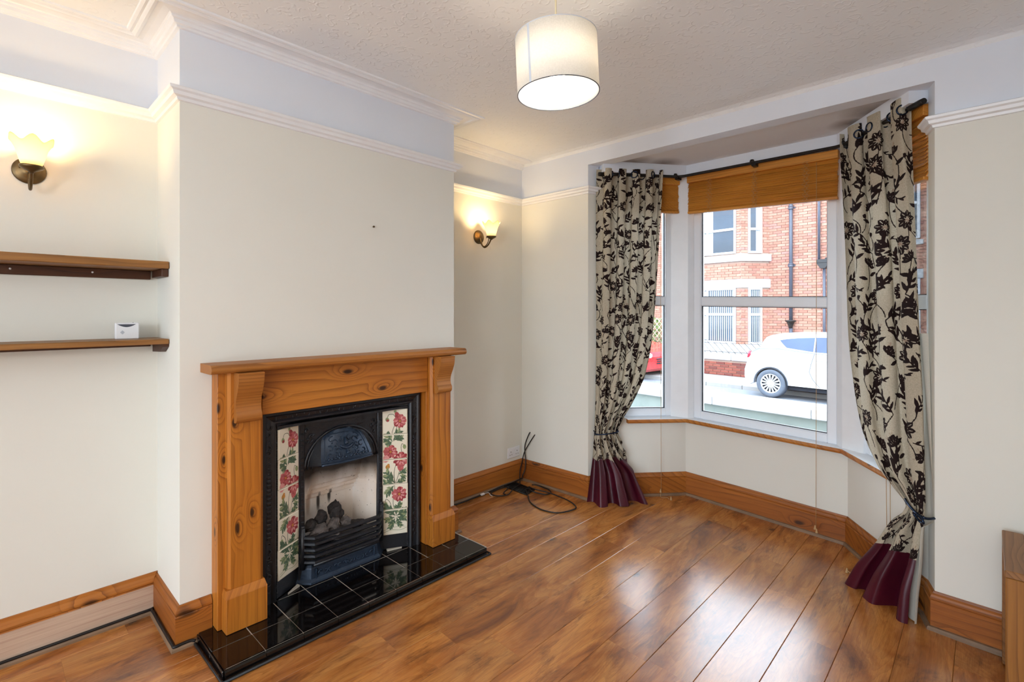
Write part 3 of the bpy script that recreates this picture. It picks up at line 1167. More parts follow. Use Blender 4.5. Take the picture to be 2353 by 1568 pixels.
mb = MB()
mb.grid(lambda s, t: hood(-1 + 2 * s, t), 16, 12)
mb.build('hood', M['iron_relief'], ins)
mb = MB()
for sg in (-1, 1):
    mb.grid(lambda s, t: (lerp(.332, hood(sg, t)[0], s), lerp(YC + sg * (.185 - .07 * t * t), hood(sg, t)[1], s), lerp(.625 + .155 * t, hood(sg, t)[2], s)), 6, 10)
mb.grid(lambda s, t: (lerp(.332, hood(-1 + 2 * s, 1)[0], t), lerp(YC + (-1 + 2 * s) * .12, hood(-1 + 2 * s, 1)[1], t), lerp(.80, hood(-1 + 2 * s, 1)[2], t)), 12, 3)
mb.grid(lambda s, t: (lerp(.332, hood(-1 + 2 * s, 0)[0], t), lerp(YC + (-1 + 2 * s) * .185, hood(-1 + 2 * s, 0)[1], t), .632), 12, 2)
mb.build('hood_cheeks', M['iron'], ins)
mb = MB()
lip = [(hood(-1 + 2 * k / 16, 0)[0] + .002, hood(-1 + 2 * k / 16, 0)[1], .637) for k in range(17)]
mb.tube(lip, .006, 8)
mb.tube([(p[0] - .004, p[1], p[2] + .012) for p in lip], .0035, 6)
edge = [hood(-.86, .12 + .76 * k / 10, .0025) for k in range(11)] + [hood(-.86 + 1.72 * k / 10, .9, .0025) for k in range(11)] + [hood(.86, .88 - .76 * k / 10, .0025) for k in range(11)]
mb.tube(edge, .0022, 5)
mb.build('hood_lip', M['iron_relief'], ins)
# relief on the hood: urn, swags and scrolls
mb = MB()


def hcurl(u, v, r, turn, fl, tk=.0035):
    pts = []
    for k in range(13):
        t = k / 12
        a = turn + fl * t * 4.4
        rr = r * (1 - .72 * t)
        pts.append(hood(u + rr * math.cos(a) / .12, min(.86, max(.14, v + rr * math.sin(a) / .155)), .003))
    mb.tube(pts, [tk * (1 - .5 * k / 12) for k in range(13)], 5)


for k in range(9):
    a = PI + PI * k / 8
pts = [hood(-.28 + .56 * k / 10, .52 - .10 * math.sin(PI * k / 10), .004) for k in range(11)]
mb.tube(pts, [.003 + .006 * math.sin(PI * k / 10) for k in range(11)], 6)
mb.tube([hood(0, .52 + .22 * k / 5, .004) for k in range(6)], [.010, .011, .009, .007, .005, .002], 8)
mb.tube([hood(0, .40 - .16 * k / 5, .003) for k in range(6)], [.004, .004, .005, .008, .010, .012], 8)
for sg in (-1, 1):
    for (u, v, r, t, f) in ((.42, .62, .020, 0, 1), (.60, .74, .016, 2, -1), (.66, .46, .017, 1, 1), (.40, .36, .020, 3, -1), (.66, .28, .017, 4, 1), (.24, .24, .016, 1, -1), (.5, .18, .012, 2, 1), (.22, .70, .014, 2, 1), (.46, .50, .013, 5, -1)):
        hcurl(sg * u, v, r, t if sg > 0 else PI - t, f * sg)
    for k in range(6):
        p = hood(sg * (.1 + .13 * k), .15, .003)
        mb.lathe([(0, .004), (.005, .002), (.007, -.002)], 6, p, 'x')
mb.build('hood_relief', M['iron_relief'], ins)['kind'] = 'stuff'

# ---- poppy tiles
TILE_INK = [plain('poppy_red', (184, 96, 98), rough=.25, var=.3, vscale=90), plain('poppy_pink', (216, 150, 146), rough=.25, var=.15, vscale=90),
            plain('leaf_green', (84, 106, 84), rough=.25, var=.3, vscale=90), plain('stem_grey', (84, 88, 72), rough=.25),
            plain('petal_crimson', (152, 62, 68), rough=.25, var=.3, vscale=90), plain('seed_ochre', (190, 132, 66), rough=.25, var=.2, vscale=90),
            plain('leaf_pale', (140, 152, 112), rough=.25, var=.2, vscale=90)]


class Print2D:
    """flat motifs in (u across 0..1, h up in tile heights 0..5): list of (polygon strip quads, ink)"""
    def __init__(s):
        s.q = []

    def blob(s, cx, cy, rx, ry, rot, ink, n=9, jag=.0):
        pts = []
        for k in range(n):
            a = 2 * PI * k / n
            f = 1 + (rnd.uniform(-jag, jag) if jag else 0)
            x, y = rx * f * math.cos(a), ry * f * math.sin(a)
            pts.append((cx + x * math.cos(rot) - y * math.sin(rot), cy + x * math.sin(rot) + y * math.cos(rot)))
        s.q.append((pts, ink))

    def leaf(s, x0, y0, x1, y1, w, ink):
        dx, dy = x1 - x0, y1 - y0
        nx, ny = -dy, dx
        L = math.hypot(dx, dy)
        nx, ny = nx / L * w, ny / L * w
        pts = [(x0, y0)]
        for t, k in ((.2, .55), (.42, 1), (.65, .8), (.85, .4)):
            pts.append((x0 + dx * t + nx * k, y0 + dy * t + ny * k))
        pts.append((x1, y1))
        for t, k in ((.85, .4), (.65, .8), (.42, 1), (.2, .55)):
            pts.append((x0 + dx * t - nx * k, y0 + dy * t - ny * k))
        s.q.append((pts, ink))

    def stem(s, pts, w, ink):
        P = spline([(a, b, 0) for a, b in pts], 5)
        for a, b in zip(P, P[1:]):
            d = (b - a)
            if d.length < 1e-6:
                continue
            n_ = Vector((-d.y, d.x, 0)).normalized() * w
            s.q.append(([tuple((a + n_).xy), tuple((b + n_).xy), tuple((b - n_).xy), tuple((a - n_).xy)], ink))

    def fern(s, x, y, ang, L, ink, ink2):
        """a cut leaf: midrib with lobes"""
        ex, ey = x + L * math.cos(ang), y + L * math.sin(ang)
        s.leaf(x, y, ex, ey, L * .12, ink)
        for t in (.25, .45, .65, .82):
            for sg in (-1, 1):
                a2 = ang + sg * rnd.uniform(.6, .95)
                l2 = L * (.52 - .38 * abs(t - .45)) * rnd.uniform(.8, 1.15)
                bx, by = x + L * t * math.cos(ang), y + L * t * math.sin(ang)
                s.leaf(bx, by, bx + l2 * math.cos(a2), by + l2 * math.sin(a2), l2 * .20, rnd.choice((ink, ink, ink2)))

    def poppy(s, cx, cy, r, sq=1.0):
        for k in range(11):
            a = 2 * PI * k / 11 + rnd.uniform(-.15, .15)
            s.blob(cx + r * .60 * math.cos(a), cy + r * .60 * sq * math.sin(a), r * .46, r * .33, a, rnd.choice((0, 0, 4, 0)), 9, .18)
        for k in range(9):
            a = 2 * PI * k / 9 + .3
            s.blob(cx + r * .50 * math.cos(a), cy + r * .5 * sq * math.sin(a), r * .34, r * .12, a, rnd.choice((1, 1, 0)), 8, .2)
        for k in range(6):
            a = 2 * PI * k / 6
            s.blob(cx + r * .22 * math.cos(a), cy + r * .22 * math.sin(a), r * .2, r * .10, a, 4, 7, .1)
        s.blob(cx, cy, r * .17, r * .17, 0, 5, 8, .1)


def tile_column_print():
    P = Print2D()
    # (u,h) with h in tile units from the bottom (0) to the top (5); aspect handled by caller
    P.stem([(.55, .75), (.42, 1.25), (.48, 1.9), (.45, 2.4)], .010, 3)
    P.stem([(.50, 2.05), (.46, 2.5), (.62, 3.1)], .010, 3)
    P.stem([(.52, 2.05), (.66, 2.5), (.72, 2.95)], .010, 3)
    P.stem([(.36, 3.85), (.40, 4.15), (.52, 4.45)], .010, 3)
    P.stem([(.44, 3.75), (.54, 4.1), (.58, 4.45)], .010, 3)
    P.stem([(.44, 3.72), (.66, 4.2), (.68, 4.4)], .008, 3)
    P.stem([(.50, 4.70), (.42, 4.80), (.26, 4.80), (.20, 4.68)], .010, 3)
    P.stem([(.76, 3.25), (.73, 3.45), (.76, 3.60), (.82, 3.58)], .010, 3)
    P.stem([(.40, .95), (.30, 1.30), (.16, 1.45), (.12, 1.35)], .010, 3)
    P.stem([(.58, .95), (.66, 1.25), (.70, 1.5)], .010, 3)
    P.stem([(.22, 2.2), (.20, 2.5), (.20, 2.62)], .008, 5)
    P.blob(.50, 4.93, .055, .075, 0, 6, 9); P.blob(.20, 4.60, .075, .09, .5, 6, 9, .1); P.blob(.21, 4.57, .05, .06, .5, 4, 8, .1)
    P.blob(.86, 3.48, .07, .10, .2, 6, 9); P.blob(.15, 1.24, .06, .10, .2, 6, 9)
    P.blob(.21, 2.72, .085, .10, -.2, 5, 10, .05); P.blob(.24, 2.80, .05, .05, 0, 5, 8)
    for (x, y, a, L) in ((.42, 3.78, .9, .48), (.42, 3.78, .2, .42), (.40, 3.72, 2.2, .44), (.36, 3.70, 2.9, .34), (.40, 3.74, -2.5, .3),
                         (.48, 2.05, 2.2, .62), (.48, 2.02, 2.9, .46), (.46, 1.98, 4.0, .5), (.52, 2.05, .35, .36), (.62, 2.38, .5, .36), (.66, 2.35, -.4, .28),
                         (.52, .74, 2.4, .5), (.54, .74, .4, .46), (.55, .70, -.3, .42), (.5, .70, 3.4, .40), (.55, .68, -1.2, .34), (.5, .66, 4.2, .36), (.53, .76, 1.4, .42),
                         (.44, 1.02, 2.8, .42), (.60, 1.0, 1.1, .30), (.55, .5, -.8, .3), (.45, .48, 4.0, .3)):
        P.fern(x, y, a, L, 2, 6)
    P.blob(.58, 4.78, .10, .12, .5, 4, 9, .2)
    P.poppy(.68, 4.52, .25, 1.15)
    P.poppy(.32, 3.32, .26, .95)
    P.blob(.14, 3.05, .14, .14, .6, 1, 9, .15)
    P.poppy(.72, 2.98, .28, 1.05)
    P.blob(.72, 2.66, .12, .14, .1, 0, 9, .2)
    P.poppy(.66, 1.60, .28, 1.05)
    P.stem([(.05, .12), (.35, .20), (.7, .16), (.95, .24)], .008, 6); P.stem([(.05, .2), (.4, .3), (.9, .28)], .006, 6)
    return P.q


def tile_panel(po, pi_, flip, seed):
    rnd.seed(seed)
    po, pi_ = Vector(po), Vector(pi_)
    # u runs across the column as seen from the room (towards +y)
    a, b = (po, pi_) if po.y < pi_.y else (pi_, po)
    d = (b - a)
    W = d.length
    d = d / W
    nr = Vector((d.y, -d.x))
    if nr.x < 0:
        nr = -nr
    hh = (TZ1 - TZ0) / 5

    def pt(u, h, o):
        q = a + d * (W * u) + nr * o
        return (q.x, q.y, TZ0 + h * hh)
    art = tile_column_print()
    asp = W / hh
    for k in range(5):
        mb = MB()
        du = rnd.uniform(-.012, .012)
        u0, u1 = .012 + du, .988 + du
        e = .004 / W
        h0, h1 = k + .006, k + .994
        eh = .004 / hh
        mb.add([pt(u0, h0, 0), pt(u1, h0, 0), pt(u1, h1, 0), pt(u0, h1, 0), pt(u0, h0, .005), pt(u1, h0, .005), pt(u1, h1, .005), pt(u0, h1, .005),
                pt(u0 + e, h0 + eh, .0075), pt(u1 - e, h0 + eh, .0075), pt(u1 - e, h1 - eh, .0075), pt(u0 + e, h1 - eh, .0075)],
               [(0, 1, 5, 4), (1, 2, 6, 5), (2, 3, 7, 6), (3, 0, 4, 7), (4, 5, 9, 8), (5, 6, 10, 9), (6, 7, 11, 10), (7, 4, 8, 11), (8, 9, 10, 11)])
        t = mb.build('tile', M['cream_tile'], ins)
        # printed flowers: clip the column art to this tile
        pm = MB()
        for i, (poly, ink) in enumerate(art):
            c = [(min(max(x, u0 + e), u1 - e), min(max(y, h0 + eh), h1 - eh)) for x, y in poly]
            ar = sum(c[j][0] * c[(j + 1) % len(c)][1] - c[(j + 1) % len(c)][0] * c[j][1] for j in range(len(c)))
            if abs(ar) < 2e-4:
                continue
            pm.add([pt(x, y, .0077 + i * 2.2e-6) for x, y in c], [tuple(range(len(c)))], ink)
        if pm.v:
            p = pm.build('flower_print', TILE_INK, t)
            p['kind'] = 'stuff'


tile_panel(PO0, PI0, 1, 11)
tile_panel(PO1, PI1, -1, 11)
rnd.seed(5)

# ---- firebrick lining
def firebrick():
    m, nt, b = nmat('sooted_firebrick')
    tc = N(nt, 'ShaderNodeTexCoord')
    sp = N(nt, 'ShaderNodeSeparateXYZ')
    nt.links.new(tc.outputs['Object'], sp.inputs[0])
    n1 = N(nt, 'ShaderNodeTexNoise', i_Scale=9.0, i_Detail=5.0)
    mp = N(nt, 'ShaderNodeMapping'); mp.inputs['Scale'].default_value = (1, 1, .25)
    nt.links.new(tc.outputs['Object'], mp.inputs[0]); nt.links.new(mp.outputs[0], n1.inputs['Vector'])
    n2 = N(nt, 'ShaderNodeTexNoise', i_Scale=70.0, i_Detail=3.0)
    nt.links.new(tc.outputs['Object'], n2.inputs['Vector'])
    r = ramp(nt, [(.3, lin((236, 228, 220))), (.62, lin((224, 208, 190))), (.8, lin((190, 152, 110)))])
    nt.links.new(n1.outputs['Fac'], r.inputs[0])
    spk = N(nt, 'ShaderNodeMapRange', i_1=.66, i_2=.72, i_3=0., i_4=.8)
    nt.links.new(n2.outputs['Fac'], spk.inputs[0])
    c = mix(nt, spk.outputs[0], r.outputs[0], lin((58, 52, 50)))
    # flame licks: soot tongues above the coals (object coordinates are relative to the insert's base)
    for (y, z, ry, rz, a, colr) in ((-.066, .325, .011, .058, .95, (30, 22, 18)), (-.004, .345, .011, .045, .95, (26, 20, 18)), (-.122, .335, .014, .07, .6, (150, 98, 48)), (-.17, .28, .012, .04, .5, (164, 112, 60))):
        dy = math_n(nt, 'DIVIDE', math_n(nt, 'SUBTRACT', sp.outputs[1], y), ry)
        dz = math_n(nt, 'DIVIDE', math_n(nt, 'SUBTRACT', sp.outputs[2], z), rz)
        d = math_n(nt, 'ADD', math_n(nt, 'MULTIPLY', dy, dy), math_n(nt, 'MULTIPLY', dz, dz))
        f = N(nt, 'ShaderNodeMapRange', i_1=.15, i_2=1.3, i_3=a, i_4=0.)
        nt.links.new(d, f.inputs[0])
        c = mix(nt, f.outputs[0], c, lin(colr))
    # soot under the hood
    f = N(nt, 'ShaderNodeMapRange', i_1=.435, i_2=.545, i_3=0., i_4=.97)
    nt.links.new(math_n(nt, 'ADD', sp.outputs[2], math_n(nt, 'MULTIPLY', n1.outputs['Fac'], .06)), f.inputs[0])
    c = mix(nt, f.outputs[0], c, lin((34, 26, 22)))
    nt.links.new(c, b.inputs['Base Color'])
    b.inputs['Roughness'].default_value = .9
    bump(nt, b, n2.outputs['Fac'], .15)
    return m


M['firebrick'] = firebrick()
mb = MB()
XBK = .185
bz = [(.06, XBK), (.415, XBK), (.417, XBK + .014), (.442, XBK + .018), (.446, XBK + .036), (.470, XBK + .040), (.474, XBK + .058), (.498, XBK + .062), (.502, XBK + .078), (.60, XBK + .10), (.75, XBK + .11)]
for (z0, x0), (z1, x1) in zip(bz, bz[1:]):
    mb.quad((x0, 1.145, z0), (x0, 1.425, z0), (x1, 1.425, z1), (x1, 1.145, z1))
for (yo, yi) in ((1.078, 1.145), (1.498, 1.425)):
    for (z0, x0), (z1, x1) in zip(bz, bz[1:]):
        mb.quad((.33, yo, z0), (x0, yi, z0), (x1, yi, z1), (.33, yo, z1))
mb.quad((.33, 1.078, .20), (XBK, 1.145, .20), (XBK, 1.425, .20), (.33, 1.498, .20))
mb.build('firebrick_lining', M['firebrick'], ins, fix=False)

# ---- front bars and ash-pan cover
def bar_path(z, o=0.0):
    return [(.335, 1.060 - o * .3, z), (.345, 1.058 - o * .3, z), (.402 + o, 1.100 - o * .5, z), (.402 + o, 1.466 + o * .5, z), (.345, 1.512 + o * .3, z), (.335, 1.510 + o * .3, z)]


for k in range(5):
    z = .288 - .0305 * k
    mb = MB()
    pth = bar_path(z, -.002 * k)
    sec = [(-.006, .010), (.006, .006), (.008, -.004), (.002, -.010), (-.006, -.010)]
    V, F = [], []
    for i, p in enumerate(pth):
        a = Vector(pth[max(0, i - 1)]); b = Vector(pth[min(len(pth) - 1, i + 1)])
        d = (b - a).normalized(); nn = Vector((d.y, -d.x, 0))
        for (o_, dz) in sec:
            V.append((p[0] + nn.x * o_, p[1] + nn.y * o_, p[2] + dz))
    n = len(sec)
    for i in range(len(pth) - 1):
        for q in range(n):
            q2 = (q + 1) % n
            F.append((i * n + q, i * n + q2, (i + 1) * n + q2, (i + 1) * n + q))
    F += [tuple(range(n)), tuple(range((len(pth) - 1) * n, len(pth) * n))]
    mb.add(V, F)
    mb.build('grate_bar', M['iron'], ins)
mb = MB()
for ya in (1.064, 1.508):
    mb.tube([(.352, ya, .13), (.352, ya, .335)], .012, 8)
    mb.lathe([(.012, 0), (.010, .008), (.0, .012)], 8, (.352, ya, .335))
mb.tube([(.388, 1.10, .15), (.388, 1.466, .15)], .010, 6)
mb.build('grate_post', M['iron'], ins)
# ash-pan cover, flared at the foot
mb = MB()
cz = [(.140, -.012), (.128, -.004), (.122, -.002), (.078, .006), (.066, .016), (.058, .018)]
cpl = [(.325, 1.052), (.372, 1.098), (.372, 1.470), (.325, 1.520)]
V, F = [], []
for (z, o_) in cz:
    for (x, y), (ox, oy) in zip(cpl, ((.2, -1), (1, -.5), (1, .5), (.2, 1))):
        V.append((x + ox * o_, y + oy * o_, z))
for i in range(len(cz) - 1):
    for q in range(3):
        F.append((i * 4 + q, i * 4 + q + 1, i * 4 + q + 5, i * 4 + q + 4))
F.append((0, 1, 2, 3))
mb.add(V, F)
mb.build('ash_pan_cover', M['iron_relief'], ins)
mb = MB()
for yb in (1.122, 1.448):
    mb.box(.372, .381, yb - .004, yb + .004, .062, .126, bev=.002)
for k in range(12):
    curl(1.145 + k * .0258, .100, .014, rnd.uniform(0, 6), .3775, 1 if k % 2 else -1)
mb.lathe([(0, .004), (.006, .003), (.010, 0)], 10, (.3765, 1.285, .100), 'x')
mb.build('cover_relief', M['iron_relief'], ins)['kind'] = 'stuff'
# pale mortar wedges under the cheeks
for pl_ in ([(.392, .975), (.345, 1.040), (.362, 1.045)], [(.385, 1.620), (.345, 1.545), (.362, 1.540)]):
    MB().prism(pl_, HZ + .001, HZ + .010, 'z').build('mortar_wedge', M['grout'], ins)

# ---- coals
COAL = plain('sooty_coal', (38, 32, 30), rough=.8, var=.5, vscale=30, bumpy=.5, bscale=80)
ASH = plain('ashy_coal', (84, 76, 72), rough=.95, var=.4, vscale=28, bumpy=.5, bscale=80)


def lump(c, r, mat_, label, sq=(1, 1, .8)):
    bm = bmesh.new()
    bmesh.ops.create_icosphere(bm, subdivisions=3, radius=1)
    o3 = Vector((rnd.uniform(0, 50), rnd.uniform(0, 50), rnd.uniform(0, 50)))
    R = Matrix.Rotation(rnd.uniform(0, 6), 3, 'Z') @ Matrix.Rotation(rnd.uniform(-.5, .5), 3, 'X')
    for v in bm.verts:
        d = noise.noise(v.co * .9 + o3) * .40 + noise.noise(v.co * 3.1 + o3) * .22 + noise.cell(v.co * 2.2 + o3) * .14
        v.co = R @ Vector([v.co[k] * (1 + d) * r * sq[k] for k in range(3)])
    me = bpy.data.meshes.new('coal_lump')
    bm.to_mesh(me); bm.free()
    me.materials.append(mat_)
    o = bpy.data.objects.new('coal_lump', me)
    COL.objects.link(o)
    o.location = c
    tag(o, label, 'coal', 'coals in the fireplace grate')
    return o


lump((.300, 1.128, .315), .036, COAL, 'black coal lump at the left end of the fire grate')
lump((.290, 1.190, .330), .036, COAL, 'upright squarish black coal second from the left in the grate', (.9, .8, 1.1))
lump((.285, 1.268, .348), .040, COAL, 'tallest black coal, topmost in the heap against the firebrick', (1, .9, 1.25))
lump((.345, 1.152, .292), .034, ASH, 'grey-brown ashy coal behind the left of the top grate bar', (1, 1.35, .7))
lump((.338, 1.232, .300), .032, ASH, 'pale ash-flecked coal in front of the tallest black coal', (1, 1.3, .8))
lump((.335, 1.300, .292), .030, ASH, 'small ashy coal to the right of the pale ash-flecked one', (1, 1.2, .7))
lump((.335, 1.370, .262), .034, COAL, 'low dark coal seen between the bars at the right of the grate', (1, 1.4, .7))
lump((.340, 1.205, .250), .040, ASH, 'ashy coal low behind the second and third grate bars', (1, 1.6, .7))
mb = MB(); mb.box(.20, .38, 1.11, 1.45, .205, .225)
mb.build('coal_tray', M['iron'], ins)
# ------------------------------------------------------------------ alcove shelves
def wall_shelf(zt, th, label, below):
    t = thing('wall_shelf', label, 'shelf', (0.0, -.4, zt - th))
    t['group'] = 'wooden shelves in the left alcove'
    MB().box(.001, .222, -1.3, CH_Y0 - .002, zt - th, zt, bev=.003).build('board', M['shelf'], t)
    MB().box(.001, .022, -1.3, CH_Y0 - .03, zt - th - (.040 if below else .018), zt - th - .0005, bev=.002).build('back_batten', M['shelf_dark'], t)
    mb = MB()
    if below:
        mb.box(.024, .205, CH_Y0 - .026, CH_Y0 - .002, zt - th - .034, zt - th - .0005, bev=.002)
    else:
        mb.prism([(.024, zt - th - .042), (.16, zt - th - .036), (.212, zt - th - .012), (.212, zt - th - .0005), (.024, zt - th - .0005)], CH_Y0 - .024, CH_Y0 - .002, 'y')
    mb.build('end_batten', M['shelf_dark'], t)
    for y in ((.30, .05, -.3) if below else ()):
        MB().lathe([(.004, 0), (.004, .002), (0, .003)], 8, (.022, y, zt - th - .018), 'x').build('screw', M['white_plastic'], t)
    return t


wall_shelf(1.624, .031, 'upper brown wooden alcove shelf with its dark batten showing beneath', True)
wall_shelf(1.287, .022, 'lower brown wooden alcove shelf carrying the small white box', False)

# small white box with a dark curved slot and a diamond mark
bx = thing('sensor_box', 'small white plastic box with curved grey slot standing on the lower shelf', 'sensor', (.09, .405, 1.287))
BY0, BY1, BZ0 = .366, .449, 1.2875
MB().box(.075, .105, BY0, BY1, BZ0, BZ0 + .070, bev=.003).build('case', M['white_plastic'], bx)
MB().box(.060, .0755, BY0 + .012, BY1 + .006, BZ0, BZ0 + .068, bev=.003).build('back_shell', M['white_plastic'], bx)
mb = MB()
top = [(BY0 + .006 + (BY1 - BY0 - .018) * k / 14, BZ0 + .064) for k in range(15)]
bot = [(y, BZ0 + .0635 - .012 * math.sin(PI * k / 14)) for k, (y, z) in enumerate(top)]
mb.prism(top + bot[::-1], .1045, .1056, 'x')
mb.build('slot', M['grey_plastic'], bx)
mb = MB()
cyy, czz = BY0 + .024, BZ0 + .029
mb.prism([(cyy - .008, czz), (cyy, czz - .009), (cyy + .008, czz), (cyy, czz + .009)], .1045, .1054, 'x')
mb.build('diamond_mark', M['pale_grey'], bx)
MB().box(.085, .088, BY0 + .062, BY0 + .066, BZ0 + .070, BZ0 + .0715).build('indicator', M['gasket'], bx)

# ------------------------------------------------------------------ wall lights
def wall_light(y, label):
    z = 1.985
    t = thing('wall_light', label, 'lamp', (0, y, z - .02))
    t['group'] = 'bronze wall lights with frosted tulip shades'
    MB().lathe([(.052, 0.001), (.052, .004), (.049, .008), (.036, .012), (.030, .013), (.024, .018), (.010, .022), (0, .022)], 32, (0, y, z - .012), 'x').build('backplate', M['bronze'], t)
    for s_ in (-1, 1):
        MB().lathe([(.004, .012), (.004, .016), (0, .018)], 8, (0, y + s_ * .028, z - .004), 'x').build('screw', M['bronze'], t)
    main = spline([(.018, y, z - .022), (.032, y, z - .066), (.066, y, z - .096), (.106, y, z - .080), (.134, y, z - .044), (.140, y, z - .022)], 6)
    MB().tube(main, .0055, 8).build('arm', M['bronze'], t)
    scr = spline([(.030, y, z - .050), (.048, y, z - .082), (.076, y, z - .086), (.104, y, z - .060), (.112, y, z - .030), (.102, y, z - .012), (.090, y, z - .016), (.088, y, z - .030)], 6)
    MB().tube(scr, [.004 - .0016 * k / (len(scr) - 1) for k in range(len(scr))], 6).build('scroll', M['bronze'], t)
    MB().lathe([(.006, -.028), (.012, -.022), (.034, -.010), (.037, -.004), (.036, .0), (.0, .001)], 24, (.140, y, z - .018), 'z').build('cup', M['bronze'], t)
    zb = z - .018

    def flute(r, h, a):
        k = max(0, (h - zb - .045) / .06)
        return r + .0045 * k * math.cos(6 * a), h + .013 * k * (math.cos(6 * a) - .3)
    prof = [(.030, zb + .0015), (.036, zb + .02), (.043, zb + .045), (.050, zb + .07), (.060, zb + .092), (.066, zb + .100), (.064, zb + .1005), (.058, zb + .092), (.048, zb + .07), (.041, zb + .045), (.034, zb + .02), (.028, zb + .004)]
    MB().lathe(prof, 48, (.140, y, 0), 'z', rmod=flute, closed=True).build('tulip_shade', M['frost'], t)
    MB().lathe([(0.0, .012), (.011, .014), (.013, .04), (.010, .06), (.0, .068)], 12, (.140, y, zb), 'z').build('bulb', M['bulb'], t)
    l = bpy.data.lights.new('sconce_glow', 'POINT')
    l.energy = SCONCE_W
    l.color = (1.0, .70, .34)
    l.shadow_soft_size = .02
    o = bpy.data.objects.new('sconce_glow', l)
    COL.objects.link(o)
    o.parent = t
    o.location = (.140, 0, .095)
    return t


wall_light(.105, 'lit bronze wall light with frosted shade above the alcove shelves')
wall_light(2.571, 'lit bronze wall light with frosted shade in the far alcove beside the curtain')

# ------------------------------------------------------------------ pendant
LX, LY, LZ0, LZ1 = 1.686, 1.387, 2.186, 2.386
LR = .146
pd = thing('pendant_lamp', 'white fabric drum lampshade hanging lit from the ceiling', 'lamp', (LX, LY, LZ0))
TILT = Matrix.Translation((LX, LY, LZ1)) @ Matrix.Rotation(math.radians(-2.6), 4, Vector((-.687, .727, 0))) @ Matrix.Translation((-LX, -LY, -LZ1))


def tl(mb):
    mb.v = [tuple(TILT @ Vector(p)) for p in mb.v]
    return mb


tl(MB().lathe([(LR, LZ0), (LR, LZ1), (LR - .0015, LZ1), (LR - .0015, LZ0)], 72, (LX, LY, 0), closed=True)).build('drum_shade', M['shade'], pd)
for zz in (LZ0, LZ1):
    pts = [(LX + (LR - .0005) * math.cos(2 * PI * k / 64), LY + (LR - .0005) * math.sin(2 * PI * k / 64), zz) for k in range(64)]
    tl(MB().tube(pts, .0018, 6, closed=True)).build('rim_wire', M['seam'] if zz > 2.3 else M['grey_plastic'], pd)
a0 = math.atan2(-.03 - LY, 2.81 - LX)
sa = a0 - .70
mb = MB()
mb.grid(lambda s, t: (LX + (LR + .0008) * math.cos(sa + (s - .5) * .065), LY + (LR + .0008) * math.sin(sa + (s - .5) * .065), lerp(LZ0, LZ1, t)), 3, 1)
tl(mb).build('seam_tape', M['seam'], pd)
mb = MB()
for k in range(3):
    a = 2 * PI * k / 3 + .4
    mb.tube([(LX + .02 * math.cos(a), LY + .02 * math.sin(a), LZ1 - .035), (LX + (LR - .002) * math.cos(a), LY + (LR - .002) * math.sin(a), LZ1 - .004)], .0018, 5)
mb.tube([(LX + .02 * math.cos(2 * PI * k / 20), LY + .02 * math.sin(2 * PI * k / 20), LZ1 - .035) for k in range(20)], .002, 5, closed=True)
tl(mb).build('spider', M['white_plastic'], pd)
tl(MB().lathe([(.012, LZ1 - .005), (.019, LZ1 - .02), (.019, LZ1 - .06), (.016, LZ1 - .065), (0, LZ1 - .066)], 16, (LX, LY, 0))).build('lampholder', M['white_plastic'], pd)
tl(MB().lathe([(.013, LZ1 - .062), (.016, LZ1 - .08), (.029, LZ1 - .115), (.028, LZ1 - .135), (.016, LZ1 - .152), (0, LZ1 - .157)], 20, (LX, LY, 0))).build('bulb', M['bulb'], pd)
MB().tube([(LX, LY, LZ1 - .01), (LX, LY, ZC)], .0032, 8).build('flex', M['flex'], pd)
MB().lathe([(.04, ZC), (.038, ZC - .012), (.012, ZC - .022), (0, ZC - .024)], 20, (LX, LY, 0)).build('ceiling_rose', M['white_plastic'], pd)
l = bpy.data.lights.new('pendant_glow', 'SPOT')      # an LED globe: its base is opaque, it shines down and sideways
l.energy = PENDANT_W
l.color = (1.0, .96, .90)
l.shadow_soft_size = .03
l.spot_size = math.radians(180)
l.spot_blend = .35
o = bpy.data.objects.new('pendant_glow', l)
COL.objects.link(o)
o.parent = pd
o.location = (0, 0, LZ1 - .105 - LZ0)

# ------------------------------------------------------------------ socket, cables, vent
so = thing('wall_socket', 'white double power socket low on the wall in the far alcove', 'socket', (0, 2.956, .222))
SY0, SY1, SZ0, SZ1 = 2.884, 3.028, .219, .303
MB().box(.0005, .009, SY0, SY1, SZ0, SZ1, bev=.003).build('faceplate', M['white_plastic'], so)
for c in (SY0 + .036, SY1 - .036):
    mb = MB()
    mb.box(.0085, .0096, c - .003, c + .003, SZ0 + .046, SZ0 + .054)
    for d in (-.011, .011):
        mb.box(.0085, .0096, c + d - .004, c + d + .004, SZ0 + .024, SZ0 + .028)
    mb.build('pin_holes', M['gasket'], so)
for d in (-.009, .009):
    MB().box(.0085, .0125, (SY0 + SY1) / 2 + d - .006, (SY0 + SY1) / 2 + d + .006, SZ0 + .050, SZ0 + .070, bev=.002).build('rocker_switch', M['white_plastic'], so)

vt = thing('floor_vent', 'black metal slotted floor vent in the far corner under the cables', 'vent', (.145, 2.875, FZ))
vq = [(.035, 2.815), (.285, 2.800), (.262, 2.918), (.025, 2.945)]
mb = MB(); mb.prism(vq, FZ, FZ + .004, 'z')
mb.build('base_plate', M['gasket'], vt)
for k in range(14):
    u = (k + .5) / 14
    a = (lerp(vq[0][0], vq[1][0], u), lerp(vq[0][1], vq[1][1], u))
    b = (lerp(vq[3][0], vq[2][0], u), lerp(vq[3][1], vq[2][1], u))
    MB().tube([(a[0], a[1] + .006, FZ + .006), (b[0], b[1] - .006, FZ + .006)], .003, 4).build('slat', M['black_metal'], vt)
mb = MB()
mb.tube([(x, y, FZ + .005) for x, y in vq], .005, 4, closed=True)
mb.build('rim', M['black_metal'], vt)


